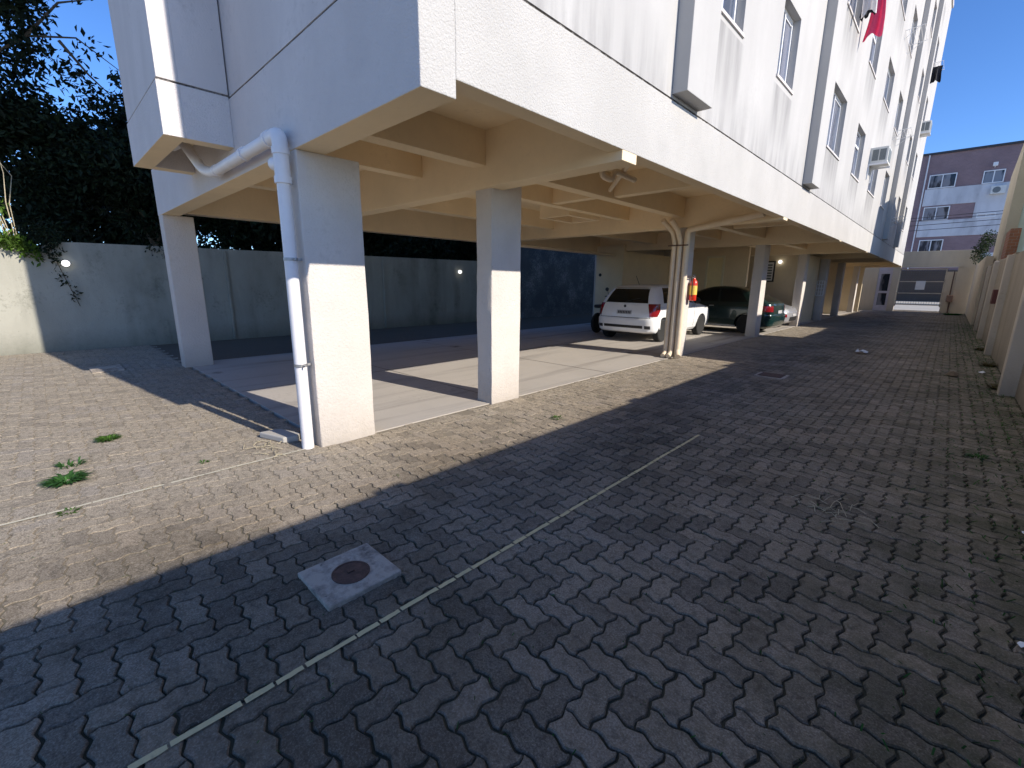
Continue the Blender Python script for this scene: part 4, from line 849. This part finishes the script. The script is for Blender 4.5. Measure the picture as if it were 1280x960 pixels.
# ------------------------------------------------------------------ cars
class CarShape:
    """body described by levels: z -> rear x, front x, half width, corner radius (x forward from the rear bumper)"""
    def __init__(s, lv): s.lv = np.array(lv, float)
    def at(s, z): return [np.interp(z, s.lv[:, 0], s.lv[:, k]) for k in range(1, 5)]
    def half(s, z, n=90):
        xr, xf, hw, rc = s.at(z); rc = min(rc, hw*.9); bul = .05
        pts = []
        for y in np.linspace(0, hw-rc, 10): pts.append((xr+bul*(y/hw)**2, y))
        x_, y_ = pts[-1]
        for a in np.linspace(0, math.pi/2, 9)[1:]: pts.append((x_+rc*.9*(1-math.cos(a)), y_+rc*math.sin(a)))
        xs = pts[-1][0]; fr = []
        for y in np.linspace(0, hw-rc, 10): fr.append((xf-.10*(y/hw)**2, y))
        x_, y_ = fr[-1]
        for a in np.linspace(0, math.pi/2, 9)[1:]: fr.append((x_-rc*(1-math.cos(a)), y_+rc*math.sin(a)))
        xe = fr[-1][0]
        side = [(xs+(xe-xs)*t, hw) for t in np.linspace(0, 1, 26)[1:-1]]
        return np.array(pts+side+fr[::-1])
    def pos(s, z, d, sgn, off=0.0):
        h = s.half(z); sg = np.linalg.norm(np.diff(h, axis=0), axis=1); cum = np.concatenate([[0], np.cumsum(sg)])
        x = np.interp(d, cum, h[:, 0]); y = np.interp(d, cum, h[:, 1])
        x2 = np.interp(d+.01, cum, h[:, 0]); y2 = np.interp(d+.01, cum, h[:, 1]); x1 = np.interp(d-.01, cum, h[:, 0]); y1 = np.interp(d-.01, cum, h[:, 1])
        tx, ty = x2-x1, y2-y1; L = math.hypot(tx, ty) or 1
        return (x - ty/L*off, (y + tx/L*off)*sgn, z)
    def dist(s, z, x):      # arclength at which the side reaches x
        h = s.half(z); sg = np.linalg.norm(np.diff(h, axis=0), axis=1); cum = np.concatenate([[0], np.cumsum(sg)])
        k = len(h)//2+2; m_ = h[:, 0]; i = np.argmax(m_); return np.interp(x, m_[9:i], cum[9:i])
    def patch(s, z0, z1, d0, d1, sgn, off, nz=8, nd=12, thick=.012):
        """skin patch standing off the body; d0/d1 numbers or functions of z; sgn 0 = across the rear centre"""
        mb = MB(); zs = np.linspace(z0, z1, nz); G = []
        f0 = d0 if callable(d0) else (lambda z: d0); f1 = d1 if callable(d1) else (lambda z: d1)
        for lay in (off, off-thick):
            for z in zs:
                for t in np.linspace(0, 1, nd):
                    d = f0(z)+(f1(z)-f0(z))*t
                    G.append(s.pos(z, abs(d), (1 if d >= 0 else -1) if sgn == 0 else sgn, lay))
        fs = []; n0 = nz*nd
        for i in range(nz-1):
            for j in range(nd-1): fs.append((i*nd+j, i*nd+j+1, (i+1)*nd+j+1, (i+1)*nd+j))
        ring = [j for j in range(nd)] + [i*nd+nd-1 for i in range(1, nz)] + [(nz-1)*nd+j for j in range(nd-2, -1, -1)] + [i*nd for i in range(nz-2, 0, -1)]
        for a, b in zip(ring, ring[1:]+ring[:1]): fs.append((a, b, b+n0, a+n0))
        return mb.add(G, fs)
    def body(s, nz=44):
        mb = MB(); z0, z1 = s.lv[0, 0], s.lv[-1, 0]; zs = sorted(set(np.linspace(z0, z1, nz)) | set(s.lv[:, 0])); n = None
        for z in zs:
            h = s.half(z); full = [(p[0], p[1], z) for p in h] + [(p[0], -p[1], z) for p in h[::-1][1:-1]]; n = len(full); mb.v += full
        for i in range(len(zs)-1):
            for k in range(n): mb.f.append((i*n+k, i*n+(k+1) % n, (i+1)*n+(k+1) % n, (i+1)*n+k))
        mb.f.append(tuple(range(n-1, -1, -1))); mb.f.append(tuple((len(zs)-1)*n+k for k in range(n)))
        return mb
def make_car(label, loc, rz, lv, paint, axles, hw, belt, rear_win, side_wins, tail, head=None, extras=None, wheel_r=.29):
    car = thing('parked_car', label, 'car', loc, rz)
    sh = CarShape(lv)
    bo = sh.body().build('body', paint, car, local=True, smooth=38)
    cut = MB()
    for ax in axles:
        for sg in (-1, 1): cut.lathe([(0, -.2), (wheel_r+.055, -.2), (wheel_r+.055, .2), (0, .2)], (ax, sg*(hw-.06), wheel_r), 'y', 36)
    co = cut.build('cut', paint, car, local=True)
    md = bo.modifiers.new('arches', 'BOOLEAN'); md.object = co; md.operation = 'DIFFERENCE'; md.solver = 'EXACT'
    bpy.context.view_layer.update(); dg = bpy.context.evaluated_depsgraph_get(); me = bpy.data.meshes.new_from_object(bo.evaluated_get(dg))
    bo.modifiers.clear(); bo.data = me; bpy.data.objects.remove(co)
    for p in me.polygons: p.use_smooth = True
    me.set_sharp_from_angle(angle=R(38))
    for ax in axles:
        for sg in (-1, 1):
            w = bpy.data.objects.new('wheel', None); C.objects.link(w); w.parent = car; w.location = (ax, sg*(hw-.09), wheel_r)
            r = wheel_r
            m = MB(); m.lathe([(r*.66, -.08), (r*.9, -.09), (r*.98, -.075), (r, -.05), (r, .05), (r*.98, .075), (r*.9, .09), (r*.66, .08)], (0, 0, 0), 'y', 36); m.build('tyre', 'rubber', w, local=True, smooth=40)
            m = MB(); m.lathe([(r*.67, -.075), (r*.62, -.07), (r*.60, -.02), (r*.60, .02), (r*.62, .07), (r*.67, .075)], (0, 0, 0), 'y', 36)
            m.lathe([(r*.16, -.07*1), (r*.16, .07)], (0, 0, 0), 'y', 16)
            for k in range(6):
                a = k*math.pi/3; ca, sa = math.cos(a), math.sin(a); p = Vector((ca, 0, sa)); q = Vector((-sa, 0, ca))
                P4 = [p*r*.12-q*.03, p*r*.63-q*.038, p*r*.63+q*.038, p*r*.12+q*.03]
                m.prism([v+Vector((0, sg*.045, 0)) for v in P4], (0, sg*.018, 0))
            m.build('rim', 'alloy', w, local=True)
    sh.patch(rear_win[0], rear_win[1], lambda z: -rear_win[2]*np.interp(z, [rear_win[0], rear_win[1]], [1, .80]), lambda z: rear_win[2]*np.interp(z, [rear_win[0], rear_win[1]], [1, .80]), 0, .006, 10, 20).build('rear_window', 'carglass', car, local=True, smooth=40)
    for sg in (-1, 1):
        for (xa0, xa1, xb0, xb1) in side_wins:     # bottom/top x of rear edge, bottom/top x of front edge
            z0, z1 = belt, rear_win[1]
            fa = lambda z: sh.dist(z, np.interp(z, [z0, z1], [xa0, xa1])); fb = lambda z: sh.dist(z, np.interp(z, [z0, z1], [xb0, xb1]))
            sh.patch(z0, z1, fa, fb, sg, .005, 8, 10).build('side_window', 'carglass', car, local=True, smooth=40)
        sh.patch(tail[0], tail[1], tail[2], tail[3], sg, .010, 8, 14, .02).build('tail_light', 'taillight', car, local=True, smooth=40)
    return car, sh
hatch = [(.20, .14, 3.70, .72, .22), (.28, .03, 3.80, .79, .22), (.42, 0, 3.85, .82, .24), (.58, .00, 3.85, .825, .24), (.62, .03, 3.83, .825, .23), (.74, .045, 3.78, .825, .22), (.82, .06, 3.64, .82, .2), (.88, .075, 3.30, .81, .2), (.94, .09, 2.95, .80, .2), (.98, .11, 2.78, .785, .2),
         (1.10, .18, 2.58, .735, .2), (1.24, .29, 2.34, .675, .2), (1.34, .40, 2.12, .625, .2), (1.39, .50, 1.98, .59, .2), (1.42, .62, 1.85, .545, .22), (1.445, .90, 1.6, .44, .25)]
wc_, ws = make_car('white hatchback seen from behind, parked under the building beside the piped column', (-5.97, 10.35, 0), R(90), hatch, 'car_white', (.62, 3.07), .825, .98, (.985, 1.36, .60),
    [(.62, .80, 1.42, 1.46), (1.50, 1.53, 2.52, 2.06)], (.66, .97, lambda z: np.interp(z, [.66, .97], [.70, .62]), lambda z: np.interp(z, [.66, .8, .97], [.90, 1.02, .98])))
ws.patch(.24, .60, -1.12, 1.12, 0, .014, 9, 40, .03).build('bumper', 'car_white', wc_, local=True, smooth=40)
ws.patch(.36, .43, -.55, .55, 0, .019, 4, 20, .02).build('bumper_grille', 'black', wc_, local=True, smooth=40)
for sg in (-1, 1): ws.patch(.35, .43, .60, .74, sg, .019, 4, 8, .02).build('fog_reflector', 'dark_metal', wc_, local=True, smooth=40)
ws.patch(.70, .80, -.21, .21, 0, .012, 4, 8, .01).build('number_plate', 'plate', wc_, local=True)
m = MB()
for k in range(8): m.add(ws.patch(.72, .78, -.185+.046*k, -.155+.046*k, 0, .014, 3, 3, .004).v, ws.patch(.72, .78, -.185+.046*k, -.155+.046*k, 0, .014, 3, 3, .004).f)
m.build('plate_marks', 'plate_ink', wc_, local=True)
ws.patch(.612, .622, -.72, .72, 0, .003, 3, 20, .004).build('hatch_gap', 'black', wc_, local=True)
m = MB(); q = [ws.pos(1.0, .02, 1, .022), ws.pos(1.06, .16, -1, .02), ws.pos(1.10, .36, -1, .02)]; m.tube(q, .009, 6); m.build('wiper', 'black', wc_, local=True)
for sg in (-1, 1): ws.patch(.62, .98, lambda z: np.interp(z, [.62, .98], [.70, .635]), lambda z: np.interp(z, [.62, .98], [.708, .643]), sg, .003, 6, 3, .004).build('hatch_gap', 'black', wc_, local=True)
ws.patch(.20, .25, -1.0, 1.0, 0, .006, 3, 30, .02).build('bumper_valance', 'black', wc_, local=True)
m = MB(); m.tube([(.75, 0, 1.43), (.55, 0, 1.66)], .006, 6); m.build('antenna', 'black', wc_, local=True)
for sg in (-1, 1):
    for xg in (1.46, 2.50): ws.patch(.32, .96, lambda z: ws.dist(z, xg), lambda z: ws.dist(z, xg+.010), sg, .002, 8, 3, .004).build('door_gap', 'black', wc_, local=True)
    ws.patch(.50, .545, lambda z: ws.dist(z, 1.05), lambda z: ws.dist(z, 2.65), sg, .008, 3, 14, .012).build('side_trim', 'car_white', wc_, local=True)
m = MB(); p = ws.pos(.90, 0, 1, .004); m.lathe([(.036, 0), (.030, -.010), (0, -.012)], p, 'x', 20); m.build('badge', 'dark_metal', wc_, local=True)
for sg in (-1, 1):
    m = MB(); m.lathe([(.0, -.05), (.075, -.045), (.095, .0), (.08, .045), (0, .06)], (2.42, sg*.90, 1.02), 'x', 14); m.build('mirror', 'black', wc_, local=True, smooth=60)
    m = MB(); m.box(2.36, 2.46, min(sg*.78, sg*.86), max(sg*.78, sg*.86), .98, 1.02); m.build('mirror_arm', 'black', wc_, local=True)
    for xh in (1.62,):
        m = MB(); m.box(xh, xh+.16, min(sg*.815, sg*.845), max(sg*.815, sg*.845), .83, .865); m.build('door_handle', 'car_white', wc_, local=True, bevel=.008)

sedan = [(.18, .14, 3.95, .72, .22), (.26, .03, 4.05, .79, .22), (.42, 0, 4.10, .82, .25), (.56, .0, 4.10, .825, .25), (.60, .03, 4.08, .825, .24), (.72, .04, 4.02, .825, .22), (.80, .05, 3.88, .82, .2), (.86, .06, 3.5, .81, .2), (.91, .08, 3.15, .80, .2), (.95, .16, 2.98, .785, .2),
         (1.08, .38, 2.76, .735, .2), (1.22, .62, 2.5, .675, .2), (1.32, .84, 2.26, .625, .2), (1.37, 1.0, 2.1, .59, .2), (1.40, 1.15, 1.98, .545, .22), (1.42, 1.4, 1.8, .44, .25)]
gc_, gs = make_car('dark green car parked nose-in behind the white hatchback, tail to the driveway', (-3.62, 15.62, 0), R(180), sedan, 'car_green', (.72, 3.15), .825, .955, (.97, 1.34, .60),
    [(.75, 1.05, 1.55, 1.60), (1.63, 1.66, 2.72, 2.2)], (.68, .85, .60, .98))
gs.patch(.22, .57, -1.15, 1.15, 0, .014, 9, 40, .03).build('bumper', 'car_green', gc_, local=True, smooth=40)
gs.patch(.62, .71, -.20, .20, 0, .012, 4, 8, .01).build('number_plate', 'plate', gc_, local=True)
for sg in (-1, 1):
    fa = lambda z: gs.dist(z, 1.05); fb = lambda z: gs.dist(z, 2.80)
    gs.patch(.20, .245, fa, fb, sg, .012, 3, 12, .02).build('sill_trim', 'paper', gc_, local=True)
    m = MB(); m.lathe([(.0, -.06), (.075, -.05), (.095, .0), (.08, .05), (0, .06)], (2.62, sg*.91, 1.0), 'x', 14); m.build('mirror', 'chrome', gc_, local=True, smooth=60)
    m = MB(); m.box(1.70, 1.86, min(sg*.815, sg*.845), max(sg*.815, sg*.845), .80, .835); m.build('door_handle', 'chrome', gc_, local=True, bevel=.008)
    m = MB(); m.add(gs.patch(.3, .9, lambda z: gs.dist(z, 1.60), lambda z: gs.dist(z, 1.608), sg, .002, 6, 3, .003).v, gs.patch(.3, .9, 0.1, .2, sg, .002, 6, 3, .003).f); m.build('door_gap', 'black', gc_, local=True)
# silver car, nose to the driveway: local x runs front to rear so the lamp end is turned outward
silver = [(.18, .14, 3.9, .72, .25), (.26, .03, 4.0, .79, .25), (.42, 0, 4.05, .82, .28), (.55, .02, 4.05, .825, .28), (.66, .10, 4.02, .825, .28), (.74, .28, 4.0, .82, .26), (.82, .62, 3.98, .81, .24), (.90, .95, 3.95, .80, .22),
          (1.02, 1.20, 3.88, .75, .2), (1.18, 1.48, 3.74, .69, .2), (1.32, 1.75, 3.55, .62, .2), (1.39, 1.95, 3.35, .56, .2), (1.42, 2.2, 3.0, .44, .25)]
sc_, ss = make_car('silver car whose rounded nose shows beside the dark green car', (-3.78, 18.1, 0), R(180), silver, 'car_silver', (.80, 3.25), .825, .92, (.94, 1.34, .60),
    [(1.35, 1.95, 2.3, 2.3), (2.38, 2.38, 3.6, 3.3)], (.40, .50, .70, .80))
for sg in (-1, 1): ss.patch(.56, .72, .48, .95, sg, .008, 8, 14, .02).build('headlight', 'lampglass', sc_, local=True, smooth=40)
ss.patch(.26, .40, -.45, .45, 0, .012, 4, 16, .02).build('grille', 'black', sc_, local=True)
ss.patch(.42, .50, -.20, .20, 0, .014, 3, 8, .01).build('number_plate', 'plate', sc_, local=True)

# motorcycle in the dark corner beside the white car
mc = thing('motorcycle', 'dark motorcycle standing in the shade left of the white hatchback', 'motorcycle', (-7.55, 11.6, 0), R(90))
for x in (0, 1.28):
    m = MB(); m.lathe([(.24, -.035), (.27, -.045), (.30, -.02), (.30, .02), (.27, .045), (.24, .035)], (x, 0, .30), 'y', 28); m.lathe([(.235, -.03), (.22, 0), (.235, .03)], (x, 0, .3), 'y', 28)
    for k in range(8): m.tube([(x, 0, .3), (x+.23*math.cos(k*.785), 0, .3+.23*math.sin(k*.785))], .005, 4)
    m.build('wheel', 'rubber', mc, local=True, smooth=40)
m = MB(); m.tube([(0, 0, .3), (.35, 0, .55), (.75, 0, .75), (1.05, 0, .95)], .04, 8); m.tube([(.35, 0, .5), (.6, 0, .25), (.9, 0, .35), (1.0, 0, .9)], .035, 8); m.tube([(1.28, .07, .3), (1.02, .07, .98)], .022, 8); m.tube([(1.28, -.07, .3), (1.02, -.07, .98)], .022, 8); m.box(.42, .82, -.13, .13, .28, .6); m.build('frame', 'black', mc, local=True, bevel=.02)
m = MB(); m.lathe([(0, -.26), (.10, -.22), (.14, -.05), (.14, .1), (.09, .24), (0, .27)], (.78, 0, .85), 'x', 16); m.build('fuel_tank', 'dark_metal', mc, local=True, smooth=50)
m = MB(); m.box(-.05, .55, -.12, .12, .74, .84); m.build('seat', 'black', mc, local=True, bevel=.04)
m = MB(); m.tube([(.92, -.36, 1.06), (1.0, -.2, 1.08), (1.02, 0, 1.02), (1.0, .2, 1.08), (.92, .36, 1.06)], .014, 8)
for sg in (-1, 1): m.tube([(.98, sg*.26, 1.08), (1.02, sg*.33, 1.25)], .008, 6); m.lathe([(0, -.015), (.06, -.01), (.06, .005), (0, .01)], (1.02, sg*.35, 1.28), 'x', 14)
m.build('handlebar', 'dark_metal', mc, local=True)
m = MB(); m.lathe([(0, -.1), (.09, -.06), (.10, .04), (0, .06)], (1.14, 0, .95), 'x', 16); m.build('headlight', 'lampglass', mc, local=True, smooth=50)

# ------------------------------------------------------------------ fittings under the building
fe = thing('fire_extinguisher', 'red fire extinguisher with yellow label hung on the piped column', 'fire extinguisher', (-3.74, 9.16, 1.2))
ex, ey = -3.735, 9.16
m = MB(); m.lathe([(.0, 1.13), (.062, 1.135), (.07, 1.15), (.07, 1.47), (.06, 1.52), (.03, 1.55), (.024, 1.58), (0, 1.58)], (ex, ey, 0), 'z', 24); bd = m.build('cylinder', 'red_ext', fe, smooth=40)
m = MB(); m.lathe([(.0712, 1.25), (.0716, 1.26), (.0716, 1.42), (.0712, 1.43)], (ex, ey, 0), 'z', 24); m.build('label', 'yellow_lbl', bd)
m = MB(); m.box(ex-.02, ex+.02, ey-.025, ey+.025, 1.58, 1.63); m.box(ex-.012, ex+.012, ey-.12, ey+.02, 1.635, 1.65); m.box(ex-.012, ex+.012, ey-.10, ey, 1.60, 1.612); m.build('valve', 'chrome', fe)
m = MB(); m.tube(bent([(ex, ey-.03, 1.60), (ex+.01, ey-.14, 1.62), (ex+.03, ey-.15, 1.45), (ex+.02, ey-.10, 1.22)], .05), .010, 8); m.build('hose', 'black', fe, smooth=50)
m = MB(); m.box(-3.829, ex-.06, ey-.03, ey+.03, 1.48, 1.60); m.build('bracket', 'steel', fe)
nbd = thing('notice_board', 'dark framed notice board with white sheets on the wall behind the silver car', 'notice board', (-5.16, 19.73, 1.95))
m = MB(); m.box(-5.42, -4.98, 19.70, 19.749, 1.58, 2.36); m.build('frame', 'black', nbd, bevel=.006)
m = MB(); m.box(-5.37, -5.03, 19.692, 19.699, 1.63, 2.31); m.build('sheet', 'paper', nbd)
m = MB()
for k in range(6): m.box(-5.33, -5.07, 19.688, 19.6915, 1.68+.10*k, 1.735+.10*k)
m.build('print', 'print', nbd)
def wall_lamp(label, x, y, z, ax):
    t = thing('wall_lamp', label, 'lamp', (x, y, z), 0, 'lit wall lamps')
    m = MB(); m.lathe([(.07, 0), (.07, .02), (.05, .03)], (x, y, z) if ax == 'x' else (x, y, z), ax, 16); m.build('base', 'pvc', t)
    m = MB(); sgn = 1 if ax == 'x' else -1
    m.lathe([(.05, .03*sgn), (.062, .06*sgn), (.05, .10*sgn), (.02, .115*sgn), (0, .118*sgn)], (x, y, z), ax, 16); m.build('globe', 'lamp_on', t, smooth=60)
wall_lamp('lit wall lamp on the perimeter wall left of the gable, next to the vine', -12.92, .51, 1.75, 'x')
wall_lamp('lit wall lamp on the perimeter wall seen between the first two columns', -12.92, 10.7, 1.82, 'x')
wall_lamp('small lit globe lamp beside the notice board', -4.83, 19.745, 2.32, 'y')
sg_ = thing('lattice_panel', 'small white lattice vent panel on the wall behind the fifth column', 'vent panel', (-3.7, 22.8, 1.4))
m = MB(); x0, x1, z0, z1, y = -4.10, -3.84, 1.05, 1.65, 22.82
for k in range(4): m.box(x0+k*(x1-x0)/3-.015, x0+k*(x1-x0)/3+.015, y-.02, y, z0, z1)
for k in range(5): m.box(x0, x1, y-.018, y-.002, z0+k*(z1-z0)/4-.015, z0+k*(z1-z0)/4+.015)
m.build('lattice', 'white_al', sg_)

# ------------------------------------------------------------------ things hung on the facade
def window_ac(label, y0, y1, z0, z1, d):
    a = thing('air_conditioner', label, 'air conditioner', (WX, (y0+y1)/2, z0), 0)
    m = MB(); m.box(WX-.1, WX+d, y0, y1, z0, z1); m.build('casing', 'ac_white', a, bevel=.012)
    m = MB(); m.box(WX+d-.02, WX+d+.006, y0+.04, y1-.04, z0+.05, z1-.05); m.build('rear_grille', 'ac_grille', a)
    for sg in (-.002, ):
        m = MB(); m.box(WX+.06, WX+d*.48, y0-.006, y0, z0+.06, z1-.06); m.box(WX+d*.54, WX+d-.05, y0-.006, y0, z0+.06, z1-.06); m.build('side_grille', 'ac_grille', a)
    for (ya, yb) in ((y0-.03, y0), (y1, y1+.03)):
        m = MB(); m.box(WX, WX+d+.02, ya, yb, z0-.05, z0-.005); m.box(WX, WX+.03, ya, yb, z0-.4, z0-.0505); m.build('bracket', 'white_al', a)
window_ac('white window air conditioner sticking out of the first floor wall near the shaft', 16.35, 16.95, 4.72, 5.12, .40)
window_ac('small white air conditioner high on the far end of the facade', 28.4, 29.05, 8.15, 8.6, .40)
def drying_rack(label, y0, y1, z, d=.45):
    t = thing('drying_rack', label, 'drying rack', (WX, (y0+y1)/2, z), 0, 'wire drying racks on the facade')
    m = MB()
    for y in (y0, y1): m.tube([(WX-.02, y, z-.02), (WX+d, y, z+.02)], .008, 6); m.tube([(WX-.02, y, z-.25), (WX+d*.8, y, z+.01)], .006, 5)
    for k in range(5): m.tube([(WX+.08+k*(d-.1)/4, y0, z+.01), (WX+.08+k*(d-.1)/4, y1, z+.01)], .005, 5)
    m.build('frame', 'white_al', t); return t
drying_rack('wire drying rack holding white laundry under the second floor', 10.7, 11.8, 7.35, .42)
drying_rack('wire drying rack holding the pink towel', 11.9, 13.2, 7.42, .45)
drying_rack('empty wire drying rack on the second floor near the two thin shafts', 20.3, 21.4, 6.42)
drying_rack('empty wire drying rack on the third floor, above the other one', 19.0, 20.2, 8.85)
drying_rack('wire drying rack at the far end of the facade holding dark clothes', 28.0, 29.1, 10.75)
drying_rack('empty wire drying rack low on the shaded far end of the facade', 23.4, 24.5, 4.05)
def hung_cloth(name, label, cat, x0, x1, y0, ztop, zbot, mat, seed, taper=0.0, fold=.02):
    rr = random.Random(seed); n, k = 16, 12; V = []
    ph = [rr.uniform(0, 6) for _ in range(4)]
    for side in (0, 1):
        for j in range(k+1):
            t = j/k
            for i in range(n+1):
                u = i/n; xc = (x0+x1)/2; hw = (x1-x0)/2*(1-taper*(1-t)); x = xc+(u*2-1)*hw + taper*(x0-xc)*-.5*(1-t)
                f = fold*(.25+t)*(math.sin(u*11+ph[0])+.6*math.sin(u*23+ph[1]+t))
                V.append((x+.012*math.sin(t*5+ph[2]), y0+f+(.006 if side else 0), ztop+(zbot-ztop)*t*(1+.06*math.sin(u*7+ph[3]))))
    st = (n+1)*(k+1); F = []
    for j in range(k):
        for i in range(n):
            a = j*(n+1)+i; F.append((a, a+1, a+n+2, a+n+1)); F.append((st+a, st+a+n+1, st+a+n+2, st+a+1))
    mb = MB(); mb.add(V, F); ring = [i for i in range(n+1)]+[j*(n+1)+n for j in range(1, k+1)]+[k*(n+1)+i for i in range(n-1, -1, -1)]+[j*(n+1) for j in range(k-1, 0, -1)]
    mb.f += [(a, b, b+st, a+st) for a, b in zip(ring, ring[1:]+ring[:1])]
    return tag(mb.build(name, mat, smooth=60), label, cat)
hung_cloth('towel', 'bright pink towel hanging from a rack on the white facade', 'towel', WX+.05, WX+.37, 12.6, 7.30, 6.42, 'towel', 1, .5)
hung_cloth('garment', 'black garment hanging left of the pink towel', 'garment', WX+.08, WX+.26, 12.3, 7.30, 6.70, 'cloth_k', 2, .2)
hung_cloth('garment', 'short black garment with gaps, closest to the white laundry', 'garment', WX+.05, WX+.17, 12.0, 7.2, 6.55, 'cloth_k', 5, .3)
hung_cloth('sheet', 'white sheet hanging from the rack above the first floor', 'sheet', WX+.05, WX+.30, 11.15, 7.36, 6.55, 'cloth_w', 3)
hung_cloth('sheet', 'narrow white cloth hanging next to the larger white sheet', 'sheet', WX+.12, WX+.36, 11.6, 7.36, 6.45, 'cloth_w', 4, .2)
hung_cloth('garment', 'dark garment hung out against the sky at the far end of the facade', 'garment', WX+.06, WX+.42, 28.5, 10.76, 10.15, 'cloth_k', 6, .1, .06)
